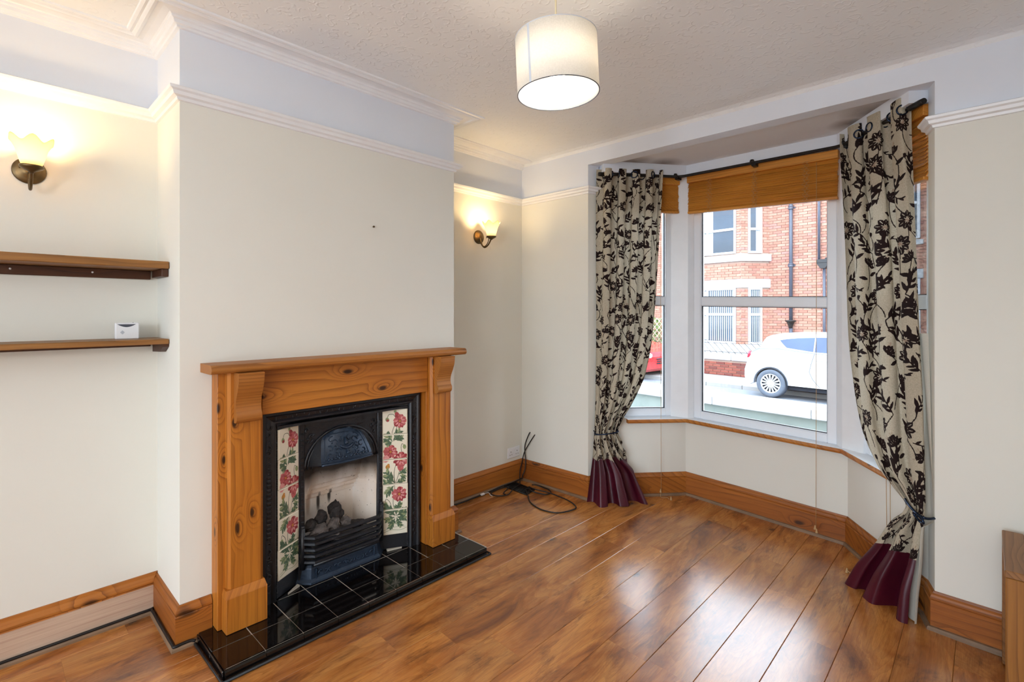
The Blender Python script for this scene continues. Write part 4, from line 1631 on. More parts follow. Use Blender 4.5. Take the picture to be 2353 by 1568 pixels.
def cable(pts, r, label, n=6):
    o = MB().tube(spline(pts, n), r, 8).build('cable', M['cable'], None)
    tag(o, label, 'cable', 'black cables in the far corner')
    return o


F0 = FZ + .0075
cable([(.091, YF + .005, .421), (.089, YF - .015, .40), (.064, YF - .03, .32), (.062, YF - .03, .25), (.074, YF - .035, .20), (.082, YF - .05, .13), (.072, YF - .07, .075), (.05, 3.0, .045),
       (.050, 2.90, F0 + .012), (.046, 2.75, F0 + .010), (.050, 2.62, F0 + .004), (.048, 2.50, F0), (.052, 2.40, F0), (.050, 2.28, F0), (.055, 2.05, F0)], .0045, 'black cable running from the wall hole along the far alcove skirting board')
cable([(.143, YF + .005, .410), (.138, YF - .015, .39), (.10, YF - .035, .32), (.061, YF - .04, .25), (.042, YF - .045, .17), (.035, YF - .06, .10), (.06, 2.97, .05), (.12, 2.90, F0 + .012), (.148, 2.80, F0 + .008),
       (.185, 2.70, F0), (.150, 2.63, F0), (.075, 2.63, F0), (.060, 2.72, F0 + .006), (.10, 2.80, F0 + .012), (.14, 2.70, F0 + .002), (.17, 2.69, F0)], .0042, 'black cable looped small beside the far alcove skirting board')
cable([(.20, 2.96, F0 + .012), (.212, 2.985, F0 + .008), (.26, 3.005, F0), (.34, 2.995, F0), (.395, 2.955, F0), (.385, 2.905, F0 - .003), (.33, 2.88, F0), (.28, 2.865, F0 + .008), (.232, 2.885, F0 + .012), (.235, 2.845, F0 + .010), (.314, 2.785, F0),
       (.40, 2.71, F0 - .003), (.513, 2.665, F0 - .003), (.60, 2.665, F0 - .003), (.672, 2.70, F0 - .003), (.708, 2.79, F0 - .003), (.700, 2.86, F0 - .003), (.61, 2.914, F0 - .002), (.50, 2.925, F0 + .004), (.40, 2.92, F0 + .010), (.29, 2.89, F0 + .018), (.22, 2.90, F0 + .018)], .0045, 'black cable lying in two big loops on the floor below the front wall')
ct = thing('cable_tag', 'scrap of white plastic on the cable by the far skirting board', 'tag', (.06, 2.56, F0))
MB().box(.045, .062, 2.545, 2.58, F0, F0 + .012, bev=.002).build('clip', M['white_plastic'], ct)
MB().tube(spline([(.06, 2.58, F0 + .008), (.08, 2.60, F0 + .014), (.10, 2.60, F0 + .002), (.11, 2.61, F0 - .006)], 4), .0025, 5).build('tail', M['white_plastic'], ct)
tvc = MB().tube(spline([(.029, -2.2, .042), (.029, -.6, .042), (.029, .2, .042), (.029, .49, .043), (.04, .507, .043), (.20, .508, .042), (.385, .509, .042), (.408, .512, .041), (.4075, .54, .041), (.4075, .57, .040), (.412, .585, .034)], 5), .006, 8).build('cable', M['cable'], None)
tag(tvc, 'black cable laid along the worn left skirting board to the hearth', 'cable')

# ------------------------------------------------------------------ low timber unit at the right
un = thing('low_cabinet', 'brown plank-topped timber cabinet against the pier at the right edge', 'cabinet', (3.1, 2.78, -.09))
UX0, UX1, UY0, UY1, UZ0, UZ1 = 2.858, 3.40, 2.545, 3.005, -.092, .462
MB().box(UX0 + .012, UX0 + .030, UY0 + .03, UY1, UZ0, UZ1 - .028, bev=.002).build('side_panel', M['unit_front'], un)
MB().box(UX1 - .030, UX1 - .012, UY0 + .03, UY1, UZ0, UZ1 - .028, bev=.002).build('side_panel', M['unit_front'], un)
for (x0, x1) in ((UX0 - .002, UX0 + .012), (UX1 - .012, UX1 + .002)):
    MB().box(x0, x1, UY1 - .05, UY1 + .002, UZ0, UZ1 - .028, bev=.002).build('rear_post', M['unit'], un)
MB().box(UX0, UX1, UY0, UY0 + .024, UZ0, UZ1 - .028, bev=.003).build('front_panel', M['unit_front'], un)
MB().box(UX0 + .03, UX1 - .03, UY1 - .02, UY1 - .002, UZ0, UZ1 - .03).build('back_panel', M['unit'], un)
xs = [UX0 - .004, UX0 + .066, UX0 + .20, UX0 + .335, UX0 + .47, UX1 + .004]
for a, b in zip(xs, xs[1:]):
    MB().box(a + .0015, b - .0015, UY0 - .006, UY1 + .004, UZ1 - .027, UZ1, bev=.003).build('top_plank', M['unit'], un)
# a bare nail left in the chimney breast
nl = MB().lathe([(.0025, 0), (.0025, .010), (.006, .011), (.005, .014), (0, .0145)], 10, (CH_X - .001, 1.438, 1.868), 'x').build('picture_nail', M['bronze'], None, loc=(CH_X, 1.438, 1.868))
tag(nl, 'tiny nail left in the plain wall above the mantelpiece', 'nail')
# ------------------------------------------------------------------ blinds
def blind(A, B, zt, nsl, pitch, drop_l, drop_r, label, zr=0.0, ladders=(.18, .5, .82), cords=(), slat_w=.036, tilt=56):
    A, B = Vector(A), Vector(B)
    d = (B - A).normalized()
    nrm = Vector((-d.y, d.x))
    L = (B - A).length

    def T(p):
        q = A + d * p[0] + nrm * p[1]
        return (q.x, q.y, p[2])
    mid = (A + B) / 2
    t = thing('venetian_blind', label, 'blind', (mid.x, mid.y, zt))
    t['group'] = 'amber wooden venetian blinds in the bay'

    def skew(mb, dl, dr):
        mb.v = [(x, y, z - lerp(dl, dr, (Vector((x, y)) - A).dot(d) / L)) for (x, y, z) in mb.v]
        return mb
    skew(MB().box(0, L, -.018, .026, zt - .052, zt, bev=.003, T=T), 0, zr).build('headrail', M['blind'], t, warp=True)
    for k in range(nsl):
        z = zt - .062 - pitch * k
        f = (k + .3) / nsl
        mb = MB()
        jx, jz, ja = rnd.uniform(-.003, .003), rnd.uniform(-.002, .002), math.radians(tilt + rnd.uniform(-9, 9))
        c, s_ = math.cos(ja), math.sin(ja)
        hw, th = slat_w / 2, .0016
        V = []
        for x in (.006 + jx, L - .006 + jx):
            for (a, b_) in ((-hw, -th), (hw, -th), (hw, th), (-hw, th)):
                V.append(T((x, a * c - b_ * s_ + .004, z + a * s_ + b_ * c + jz)))
        mb.add(V, [(0, 1, 2, 3), (4, 7, 6, 5), (0, 4, 5, 1), (1, 5, 6, 2), (2, 6, 7, 3), (3, 7, 4, 0)])
        skew(mb, drop_l * f, zr + drop_r * f).build('slat', M['blind'], t, warp=True)
    zb = zt - .062 - pitch * nsl
    skew(MB().box(.004, L - .004, -.014, .020, zb - .014, zb + .004, bev=.003, T=T), drop_l, zr + drop_r).build('bottom_rail', M['blind'], t, warp=True)
    mb = MB()
    for u in ladders:
        for off_ in (-.012, .0, .010):
            pts, z = [], zt - .05
            k = 0
            while z > zb - .012:
                pts.append(T((u * L + off_ + .010 * math.sin(k * 2.1 + off_ * 300) + rnd.uniform(-.004, .004), -.026 - .006 * abs(math.sin(k * 1.3)), z - lerp(drop_l, zr + drop_r, u) * (zt - z) / (zt - zb))))
                z -= .010
                k += 1
            mb.tube(pts, .0011, 4)
    o = mb.build('ladder_cords', M['cord'], t, warp=True)
    o['kind'] = 'stuff'
    return t, T


b1, T1 = blind((1.150, 3.675), (2.132, 3.675), 2.437, 15, .0138, .0, .018, 'wide amber wooden venetian blind bunched at the top of the middle bay window', zr=.010)
b2, T2 = blind((.735, 3.225), (1.075, 3.685), 2.437, 15, .0128, .0, .0, 'narrow amber wooden blind half hidden by the curtain nearest the far alcove', ladders=(.3,))
b3, T3 = blind((2.205, 3.690), (2.596, 3.160), 2.430, 16, .0160, .01, .025, 'narrow amber wooden blind gathered beside the right pier with its slat ends showing', ladders=(.35, .75))
MB().box(.32, .36, -.024, -.018, 2.385, 2.43, bev=.001, T=T2).build('end_cap', M['blind'], b2, warp=True)


def tassel(p):
    mb = MB()
    mb.lathe([(.0015, .016), (.004, .014), (.0045, .006), (.008, -.006), (.0085, -.010), (0, -.010)], 10, p, 'z')
    return mb


def pull(parent, x, y, z0, z1, sway=0.0, n=2):
    pts = [(x + sway * t * t, y, lerp(z0, z1, t)) for t in (0, .3, .6, .85, 1)]
    MB().tube(pts, .0016, 5).build('pull_cord', M['cord'], parent)
    p = pts[-1]
    for k in range(n):
        q = (p[0] + .010 * (k - .5), p[1] - .006 * k, p[2] - .004 - .018 * k)
        tassel(q).build('tassel', M['cord'], parent)


pull(b1, 2.020, 3.625, 2.36, .098 - .066, -.003, 2)
pull(b2, 1.005, 3.525, 2.36, .045, 0.004, 1)
MB().tube(spline([(1.009, 3.525, .045), (1.012, 3.51, .006), (1.04, 3.50, .006), (1.06, 3.52, .006), (1.085, 3.50, .006)], 4), .0016, 5).build('cord_end', M['cord'], b2)
tassel((1.10, 3.50, .014)).build('tassel', M['cord'], b2)
pull(b3, 2.40, 3.372, 2.36, .10, .012, 0)
pull(b3, 2.425, 3.352, 2.36, .10, .004, 0)
fl_ = lambda x, y, h: settle((x, y, FZ + h))
MB().tube(spline([(2.412, 3.372, .10), (2.405, 3.33, -.03), fl_(2.39, 3.27, .004), fl_(2.34, 3.24, .004), fl_(2.30, 3.26, .004), fl_(2.262, 3.297, .014), fl_(2.235, 3.325, .012)], 5), .0024, 5).build('cord_end', M['cord'], b3)
for q in (fl_(2.262, 3.297, .010), fl_(2.235, 3.325, .010)):
    tassel(q).build('tassel', M['cord'], b3)

# ------------------------------------------------------------------ curtain pole
ZP = 2.425
cp = thing('curtain_pole', 'black metal curtain pole bent round the bay above the blinds', 'curtain pole', (1.64, 3.60, ZP))
PP = [(.722, 3.115), (1.128, 3.598), (2.155, 3.598), (2.585, 3.095)]


def pole3(p):
    return settle((p[0], p[1], ZP))


MB().tube([pole3(PP[0])] + [pole3((lerp(PP[i][0], PP[i + 1][0], t), lerp(PP[i][1], PP[i + 1][1], t))) for i in range(3) for t in (.03, .5, .97)] + [pole3(PP[3])], .0105, 12).build('pole', M['black_metal'], cp)
e = Vector(pole3(PP[3])); d = (e - Vector(pole3(PP[2]))).normalized()
MB().tube([e - d * .09, e - d * .085, e - d * .02, e + d * .006], [.011, .015, .0155, .014], 12).build('finial', M['black_metal'], cp)
e = Vector(pole3(PP[0])); d = (e - Vector(pole3(PP[1]))).normalized()
MB().tube([e - d * .05, e - d * .045, e - d * .01, e + d * .004], [.011, .015, .0155, .014], 12).build('finial', M['black_metal'], cp)
for x in (1.64, 1.10, 2.17):
    q = Vector(pole3((x, 3.598 if 1.12 < x < 2.16 else 3.575)))
    mb = MB()
    mb.lathe([(0, -.016), (.011, -.013), (.015, -.004), (.015, .004), (.011, .013), (0, .016)], 12, (q.x, q.y - .002, q.z + .010))
    mb.box(q.x - .004, q.x + .026, q.y - .008, q.y + .050, q.z - .022, q.z + .004, bev=.003)
    mb.build('bracket', M['black_metal'], cp)

# ------------------------------------------------------------------ curtains
import numpy as np


def flower_print(Wc, Hc, seed, res=0.0015):
    """coverage maps of the flock print (dark leaves and petals, brown stamens) over the cloth"""
    rs = random.Random(seed)
    nx, ny = int(Wc / res), int(Hc / res)
    D = np.zeros((ny, nx), np.float32)
    S = np.zeros((ny, nx), np.float32)

    def win(x0, x1, y0, y1):
        i0, i1 = max(0, int(x0 / res)), min(nx, int(x1 / res) + 1)
        j0, j1 = max(0, int(y0 / res)), min(ny, int(y1 / res) + 1)
        if i0 >= i1 or j0 >= j1:
            return None
        X, Y = np.meshgrid((np.arange(i0, i1) + .5) * res, (np.arange(j0, j1) + .5) * res)
        return slice(j0, j1), slice(i0, i1), X, Y

    def leaf(x0, y0, x1, y1, w, A=D, val=1.0, pw=.8):
        w_ = win(min(x0, x1) - w, max(x0, x1) + w, min(y0, y1) - w, max(y0, y1) + w)
        if w_ is None:
            return
        sj, si, X, Y = w_
        dx, dy = x1 - x0, y1 - y0
        L = math.hypot(dx, dy)
        t = ((X - x0) * dx + (Y - y0) * dy) / (L * L)
        n_ = np.abs((X - x0) * dy - (Y - y0) * dx) / L
        tt = np.clip(t, 0, 1) ** pw
        ins_ = (t > 0) & (t < 1) & (n_ < w * np.sin(PI * tt))
        A[sj, si] = np.where(ins_, val, A[sj, si])

    def line(pts, w, A=D):
        for (x0, y0), (x1, y1) in zip(pts, pts[1:]):
            w_ = win(min(x0, x1) - w, max(x0, x1) + w, min(y0, y1) - w, max(y0, y1) + w)
            if w_ is None:
                continue
            sj, si, X, Y = w_
            dx, dy = x1 - x0, y1 - y0
            L2 = dx * dx + dy * dy + 1e-12
            t = np.clip(((X - x0) * dx + (Y - y0) * dy) / L2, 0, 1)
            ds = np.hypot(X - x0 - t * dx, Y - y0 - t * dy)
            A[sj, si] = np.where(ds < w, 1.0, A[sj, si])

    def arc(x0, y0, x1, y1, bow, n=7):
        mx, my = (x0 + x1) / 2 - (y1 - y0) * bow, (y0 + y1) / 2 + (x1 - x0) * bow
        return [((1 - t) ** 2 * x0 + 2 * t * (1 - t) * mx + t * t * x1, (1 - t) ** 2 * y0 + 2 * t * (1 - t) * my + t * t * y1) for t in [k / n for k in range(n + 1)]]

    def open_flower(x, y, r):
        m = 9
        a0_ = rs.uniform(0, 6)
        for k in range(m):
            a = a0_ + 2 * PI * k / m
            rr = r * rs.uniform(.9, 1.12)
            leaf(x + .12 * r * math.cos(a), y + .12 * r * math.sin(a), x + rr * math.cos(a), y + rr * math.sin(a), r * .235, pw=1.5)
            # pale vein that splits the petal
            leaf(x + .40 * r * math.cos(a + .06), y + .40 * r * math.sin(a + .06), x + .98 * rr * math.cos(a + .02), y + .98 * rr * math.sin(a + .02), r * .038, D, 0.0)
        for k in range(15):
            a = rs.uniform(0, 6.283)
            line([(x + .05 * r * math.cos(a), y + .05 * r * math.sin(a)), (x + r * rs.uniform(.3, .5) * math.cos(a), y + r * rs.uniform(.3, .5) * math.sin(a))], .0010, S)

    def side_flower(x, y, r, a):
        for k in range(6):
            b = a + (k - 2.5) * .42
            leaf(x, y, x + r * rs.uniform(.95, 1.15) * math.cos(b), y + r * rs.uniform(.95, 1.15) * math.sin(b), r * .21, pw=1.25)
        for k in range(5):
            b = a + (k - 2) * .42
            leaf(x + .2 * r * math.cos(b), y + .2 * r * math.sin(b), x + r * math.cos(b), y + r * math.sin(b), r * .025, D, 0.0)
        for k in range(8):
            b = a + rs.uniform(-.8, .8)
            line([(x + .85 * r * math.cos(b), y + .85 * r * math.sin(b)), (x + 1.3 * r * math.cos(b), y + 1.3 * r * math.sin(b))], .0009, S)

    def sprig(x, y, a, L, m=5):
        bow = rs.uniform(-.25, .25)
        P = arc(x, y, x + L * math.cos(a), y + L * math.sin(a), bow)
        line(P, .0022)
        for k in range(m):
            p = P[1 + int(k * (len(P) - 2) / max(1, m - 1))]
            sg = 1 if k % 2 else -1
            b = a + sg * rs.uniform(.45, .95)
            l = L * rs.uniform(.42, .62)
            leaf(p[0], p[1], p[0] + l * math.cos(b), p[1] + l * math.sin(b), l * .150)
        leaf(P[-1][0] - .2 * L * math.cos(a), P[-1][1] - .2 * L * math.sin(a), P[-1][0] + L * .35 * math.cos(a), P[-1][1] + L * .35 * math.sin(a), L * .075)

    def bud(x, y, a):
        for b in (-.35, .35, 0):
            leaf(x, y, x + .022 * math.cos(a + b), y + .022 * math.sin(a + b), .006)

    step = .112
    row = 0
    yv = .02
    while yv < Hc:
        xv = (.0 if row % 2 else step * .5)
        while xv < Wc + .05:
            x, y = xv + rs.uniform(-.022, .022), yv + rs.uniform(-.02, .02)
            kind = (row * 3 + int(xv / step) * 2 + rs.randint(0, 1)) % 4
            a = rs.uniform(-2.6, -.5)
            if kind == 0:
                open_flower(x, y, rs.uniform(.036, .046))
                line(arc(x, y + .034, x + rs.uniform(-.06, .06), y + .115, rs.uniform(-.3, .3)), .0021)
                sprig(x + .035, y + .05, rs.uniform(.1, .9), .055, 3)
            elif kind == 1:
                side_flower(x, y, rs.uniform(.034, .044), a)
                line(arc(x, y, x + rs.uniform(-.07, .07), y + .11, rs.uniform(-.35, .35)), .0021)
                leaf(x + .01, y + .045, x + .052, y + .025, .008)
                leaf(x - .005, y + .06, x - .05, y + .045, .008)
            else:
                sprig(x, y + .03, a, rs.uniform(.075, .10), 6)
                line(arc(x, y + .03, x + rs.uniform(-.06, .06), y + .10, rs.uniform(-.4, .4)), .0021)
                if rs.random() < .6:
                    bx, by = x + rs.uniform(-.06, .06), y - .045
                    line(arc(x, y + .02, bx, by, .3), .0019)
                    bud(bx, by, -1.57 + rs.uniform(-.6, .6))
            xv += step
        yv += .092
        row += 1
    return D, S, res


def curtain_cloth():
    m, nt, b = nmat('beige_fabric_with_flock_print')
    b.inputs['Roughness'].default_value = .85
    b.inputs['Specular IOR Level'].default_value = .2
    tc = N(nt, 'ShaderNodeTexCoord')
    nz = N(nt, 'ShaderNodeTexNoise', i_Scale=160.0, i_Detail=2.0)
    nt.links.new(tc.outputs['Object'], nz.inputs['Vector'])
    base = ramp(nt, [(.3, lin((172, 162, 142))), (.7, lin((192, 182, 162)))])
    nt.links.new(nz.outputs['Fac'], base.inputs[0])
    at = N(nt, 'ShaderNodeAttribute', attribute_name='flock')
    a2 = N(nt, 'ShaderNodeAttribute', attribute_name='stamen')
    m1 = N(nt, 'ShaderNodeMapRange', i_1=.40, i_2=.60, i_3=0., i_4=1.)
    nt.links.new(at.outputs['Fac'], m1.inputs[0])
    m2 = N(nt, 'ShaderNodeMapRange', i_1=.2, i_2=.75, i_3=0., i_4=.75)
    nt.links.new(a2.outputs['Fac'], m2.inputs[0])
    c = mix(nt, m2.outputs[0], base.outputs[0], lin((142, 112, 94)))
    c = mix(nt, m1.outputs[0], c, lin((34, 21, 20)))
    nt.links.new(c, b.inputs['Base Color'])
    tl_ = N(nt, 'ShaderNodeBsdfTranslucent')
    nt.links.new(c, tl_.inputs[0])
    mx = N(nt, 'ShaderNodeMixShader')
    mx.inputs[0].default_value = .14
    out = nt.nodes['Material Output']
    nt.links.new(b.outputs[0], mx.inputs[1])
    nt.links.new(tl_.outputs[0], mx.inputs[2])
    nt.links.new(mx.outputs[0], out.inputs[0])
    return m


M['cloth'] = curtain_cloth()


def hermite(tab):
    tab = sorted(tab)
    xs = [r[0] for r in tab]
    n_ = len(tab)

    def slope(i, c):
        if i == 0:
            return (tab[1][c] - tab[0][c]) / (xs[1] - xs[0])
        if i == n_ - 1:
            return (tab[-1][c] - tab[-2][c]) / (xs[-1] - xs[-2])
        a = (tab[i][c] - tab[i - 1][c]) / (xs[i] - xs[i - 1])
        b_ = (tab[i + 1][c] - tab[i][c]) / (xs[i + 1] - xs[i])
        return 0.0 if a * b_ <= 0 else 2 * a * b_ / (a + b_)

    def f(x):
        x = min(max(x, xs[0]), xs[-1])
        i = max(0, min(n_ - 2, next((k for k in range(n_ - 1) if x <= xs[k + 1]), n_ - 2)))
        h = xs[i + 1] - xs[i]
        t = (x - xs[i]) / h
        out = []
        for c in range(1, len(tab[0])):
            p0, p1, m0, m1 = tab[i][c], tab[i + 1][c], slope(i, c) * h, slope(i + 1, c) * h
            out.append((2 * t ** 3 - 3 * t * t + 1) * p0 + (t ** 3 - 2 * t * t + t) * m0 + (-2 * t ** 3 + 3 * t * t) * p1 + (t ** 3 - t * t) * m1)
        return out
    return f


def curtain(label, org, dr, room, rows, waves, ph0, zband, Wc, seed, cell=.0031, bandtilt=0.0, spread=.42):
    """rows: (z, s_left, s_right, push towards room, fold depth, bulge). Returns the curtain's Empty and its surface."""
    H = hermite(rows)
    zt, zb = max(r[0] for r in rows), min(r[0] for r in rows)
    t = thing('curtain', label, 'curtain', (org[0], org[1], zb))
    t['group'] = 'pair of flock-printed eyelet curtains'

    def surf(u, z, extra=0.0):
        s0, s1, push, amp, bulge = H(z)
        q = min(1, max(0, (.50 - z) / .30))
        wv = waves * (1 - spread * q * q * (3 - 2 * q))
        ph = 2 * PI * wv * u + ph0 + .35 * math.sin(3.1 * u + 1.7 * z)
        ss = lerp(s0, s1, u) + .22 * (s1 - s0) / waves * math.sin(2 * ph) * .5
        f = math.cos(ph) + .18 * math.cos(2.3 * ph + 2.0 * z)
        o_ = push + amp * f + bulge * math.sin(PI * min(1, u * 1.25)) + extra
        x = org[0] + dr[0] * ss + room[0] * o_
        y = org[1] + dr[1] * ss + room[1] * o_
        return (x, y, z)
    Hc = zt - zb
    K = 1.0 if seed == 3 else 1.28
    D, S, res = flower_print(Wc / K, Hc / K, seed, .0014)
    res *= K
    nu, nv = int(Wc / cell), int((zt - zband) / cell)
    us = np.linspace(0, 1, nu + 1)
    zs = np.linspace(zt, zband, nv + 1)
    V = np.empty(((nv + 1) * (nu + 1), 3), np.float64)
    i = 0
    zlow = [zband + bandtilt * (u - .5) + .012 * math.sin(2 * PI * waves * u + ph0) for u in us]
    for j, z in enumerate(zs):
        fz_ = (zt - z) / (zt - zband)
        for k, u in enumerate(us):
            V[i] = surf(u, zt - (zt - zlow[k]) * fz_)
            i += 1
    idx = np.arange((nv + 1) * (nu + 1)).reshape(nv + 1, nu + 1)
    F = np.stack([idx[:-1, :-1], idx[:-1, 1:], idx[1:, 1:], idx[1:, :-1]], -1).reshape(-1, 4)
    base = wloc(t)
    me = bpy.data.meshes.new('floral_cloth')
    me.vertices.add(len(V)); me.vertices.foreach_set('co', (V - np.array(base)).astype(np.float32).ravel())
    me.loops.add(F.size); me.loops.foreach_set('vertex_index', F.ravel().astype(np.int32))
    me.polygons.add(len(F)); me.polygons.foreach_set('loop_start', np.arange(0, F.size, 4, dtype=np.int32))
    me.update()
    me.polygons.foreach_set('use_smooth', np.ones(len(F), bool))
    # blurred coverage at every cloth vertex
    r = max(1, int(cell / res / 1.6))

    def blur(A):
        P = np.pad(A, r, mode='edge')
        c = np.zeros_like(A)
        for dj in range(2 * r + 1):
            for di in range(2 * r + 1):
                c += P[dj:dj + A.shape[0], di:di + A.shape[1]]
        return c / (2 * r + 1) ** 2
    for nm, A in (('flock', blur(D)), ('stamen', blur(S))):
        jj = np.clip(((zt - zs) / res).astype(int), 0, A.shape[0] - 1)
        ii = np.clip((us * Wc / res).astype(int), 0, A.shape[1] - 1)
        at = me.attributes.new(nm, 'FLOAT', 'POINT')
        at.data.foreach_set('value', A[np.ix_(jj, ii)].astype(np.float32).ravel())
    me.materials.append(M['cloth'])
    o = bpy.data.objects.new('floral_cloth', me)
    COL.objects.link(o)
    o.parent = t
    mb = MB()
    nb = 44
    def band(u, v):
        k = min(nu, int(u * nu))
        z0 = zband + bandtilt * (u - .5) + .012 * math.sin(2 * PI * waves * u + ph0) + .003
        zz = lerp(z0, zb, v)
        p = surf(u, max(zb, zz), .0015)
        return (p[0], p[1], zz)
    mb.grid(band, 150, nb)
    mb.build('burgundy_hem', M['silk'], t, fix=False)
    return t, surf


# left curtain (nearest the far alcove)
AL_, DL_, RL_ = (.74, 3.12), (.643, .766), (.766, -.643)
rowsL = [(2.462, -.020, .470, .0, .026, 0), (2.30, -.022, .462, 0, .027, 0), (2.0, -.024, .446, 0, .027, 0), (1.5, -.025, .420, 0, .026, 0), (1.2, -.027, .394, 0, .026, 0), (.94, -.032, .340, .0, .025, .01),
         (.72, -.037, .235, .0, .023, .016), (.60, -.043, .160, .0, .020, .014), (.515, -.048, .128, .0, .015, .012), (.46, -.052, .150, .0, .018, .012), (.37, -.054, .178, .0, .024, .015), (.20, -.080, .235, .028, .032, .03), (.010, -.112, .310, .062, .042, .04)]
cl, sl = curtain('floral curtain with burgundy hem gathered near the cable corner', AL_, DL_, RL_, rowsL, 4.5, 2.6, .315, .86, 3)
# right curtain (beside the pier)
AR_, DR_, RR_ = (2.12, 3.62), (.661, -.751), (-.751, -.661)
rowsR = [(2.485, .060, .612, .0, .030, 0), (2.30, .070, .618, 0, .030, 0), (2.1, .090, .632, 0, .030, 0), (1.71, .118, .664, 0, .029, 0), (1.29, .140, .690, 0, .028, 0), (.99, .188, .705, 0, .027, .008),
         (.75, .256, .712, 0, .025, .016), (.585, .373, .716, 0, .022, .02), (.50, .503, .716, .0, .017, .012), (.44, .603, .718, .005, .012, .010), (.40, .590, .718, .01, .014, .013), (.33, .526, .720, .02, .021, .025),
         (.20, .462, .722, .03, .034, .045), (.05, .380, .724, .05, .052, .07), (-.082, .318, .724, .06, .056, .09)]
cr, sr = curtain('floral curtain with burgundy hem tied back beside the right-hand pier', AR_, DR_, RR_, rowsR, 3.1, 1.4, .205, .90, 8, spread=.06)

# eyelets where the pole passes through
def eyelets(t, surf, waves, ph0, n):
    k = 0
    for i in range(n):
        u = (i + .5) / n
        p = Vector(surf(u, ZP - .003))
        q = Vector(surf(min(1, u + .012), ZP - .003)) - Vector(surf(max(0, u - .012), ZP - .003))
        q.z = 0
        q.normalize()
        nrm_ = Vector((-q.y, q.x, 0))
        pts = [p + q * (.024 * math.cos(2 * PI * a / 20)) + Vector((0, 0, .024 * math.sin(2 * PI * a / 20))) for a in range(20)]
        MB().tube(pts, .0042, 6, closed=True).build('eyelet', M['chrome_dark'], t)


eyelets(cl, sl, 4.5, 2.6, 8)
eyelets(cr, sr, 3.1, 1.4, 8)
# pale lining showing past the right edge of the far curtain
Hr = hermite(rowsR)


def lining(u, v):
    z = lerp(1.30, -.078, v)
    s0, s1, push, amp, bulge = Hr(z)
    w = .06 * min(1, max(0, (1.30 - z) / .9))
    ss = s1 - .07 + (.07 + w * .55) * u
    o_ = push - .030 + .012 * math.sin(6 * u + 3 * z) + (.045 * u if z < .4 else 0)
    ss = min(ss, .742)
    return (AR_[0] + DR_[0] * ss + RR_[0] * o_, AR_[1] + DR_[1] * ss + RR_[1] * o_, z)


MB().grid(lining, 10, 60).build('lining', M['lining'], cr, fix=False)

# tie-backs
tb = thing('tieback_hook', 'blue-black metal hook holding back the curtain beside the right pier', 'tieback', (2.53, 3.15, .43))
def rp(s_, o_, z):
    return (AR_[0] + DR_[0] * s_ + RR_[0] * o_, AR_[1] + DR_[1] * s_ + RR_[1] * o_, z)


hk = [rp(.618, .022, .470), rp(.65, .036, .464), rp(.69, .044, .452), rp(.732, .046, .440), rp(.756, .034, .432), rp(.760, .012, .430), rp(.752, -.02, .430)]
MB().tube(spline(hk, 6), .0062, 8).build('hook', M['chrome_dark'], tb)
ring = [rp(.744 + .030 * math.cos(2 * PI * k / 28), .052 + .004 * math.sin(2 * PI * k / 28), .428 - .010 * math.cos(2 * PI * k / 28) + .015 * math.sin(2 * PI * k / 28)) for k in range(28)]
MB().tube(ring, .0058, 8, closed=True).build('loop', M['chrome_dark'], tb)
tb2 = thing('tieback_rope', 'dark twisted cord tied round the curtain near the cable corner', 'tieback', (.76, 3.15, .515))
ctr = [Vector(sl(u, .515)) for u in (0, .5, 1)]
c0 = (ctr[0] + ctr[2]) / 2
dv = (ctr[2] - ctr[0]) / 2
nv_ = Vector((.766, -.643, 0))
for ph in (0, PI):
    pts = []
    for k in range(61):
        a = 2 * PI * k / 60
        p = c0 + dv * .98 * math.cos(a) + nv_ * (.050 * math.sin(a) + .006) + Vector((0, 0, .012 * math.cos(a) * 1.0))
        b_ = 26 * a + ph
        pts.append(p + Vector((0, 0, .0035 * math.sin(b_))) + nv_ * .003 * math.cos(b_))
    MB().tube(pts, .0040, 6).build('strand', M['chrome_dark'], tb2)
MB().tube([c0 - dv * .95, c0 - dv * 1.0 + Vector((-.02, .02, .004)), c0 - dv * 1.0 + Vector((-.03, .05, .006))], .004, 6).build('hook', M['chrome_dark'], tb2)
# ------------------------------------------------------------------ the street
SA = math.radians(6.0)
CS, SN_ = math.cos(SA), math.sin(SA)


def ex(s, n, z):
    """street frame: s along the road, n away from the house"""
    return (s * CS + n * SN_, -s * SN_ + n * CS, z)


def EX(mb):
    mb.v = [ex(*p) for p in mb.v]
    return mb


M['asphalt'] = plain('grey_asphalt', (112, 117, 124), rough=.9, var=.10, vscale=3, bumpy=.2, bscale=90)
M['paving'] = plain('pale_paving', (138, 135, 132), rough=.9, var=.06, vscale=2)
M['stone'] = plain('white_painted_stone', (172, 173, 175), rough=.8, var=.03)
M['render'] = plain('grey_green_render', (120, 128, 122), rough=.9, var=.08, vscale=5, bumpy=.3, bscale=25)
M['mortar'] = plain('pale_mortar', (160, 136, 122), rough=.95, var=.05)
M['brick'] = brick_mat('orange_red_brick', [(0, lin((154, 106, 88))), (.35, lin((164, 116, 98))), (.6, lin((174, 128, 110))), (.85, lin((148, 98, 82))), (1, lin((162, 116, 106)))])
M['brick_low'] = brick_mat('weathered_red_brick', [(0, lin((118, 56, 46))), (.4, lin((134, 72, 58))), (.7, lin((106, 50, 44))), (1, lin((90, 54, 50)))])
M['pipe'] = plain('dark_grey_pipe_paint', (62, 66, 78), rough=.45)
M['slate'] = plain('grey_slate', (96, 98, 106), rough=.7, var=.12, vscale=6)
M['house_glass'] = plain('dark_window_glass', (38, 52, 66), rough=.06, spec=.4, var=.3, vscale=1.5)
M['house_frame'] = plain('white_house_window_frame', (186, 188, 192), rough=.4, var=.01)
M['net'] = plain('white_net_curtain', (150, 160, 170), rough=.8)
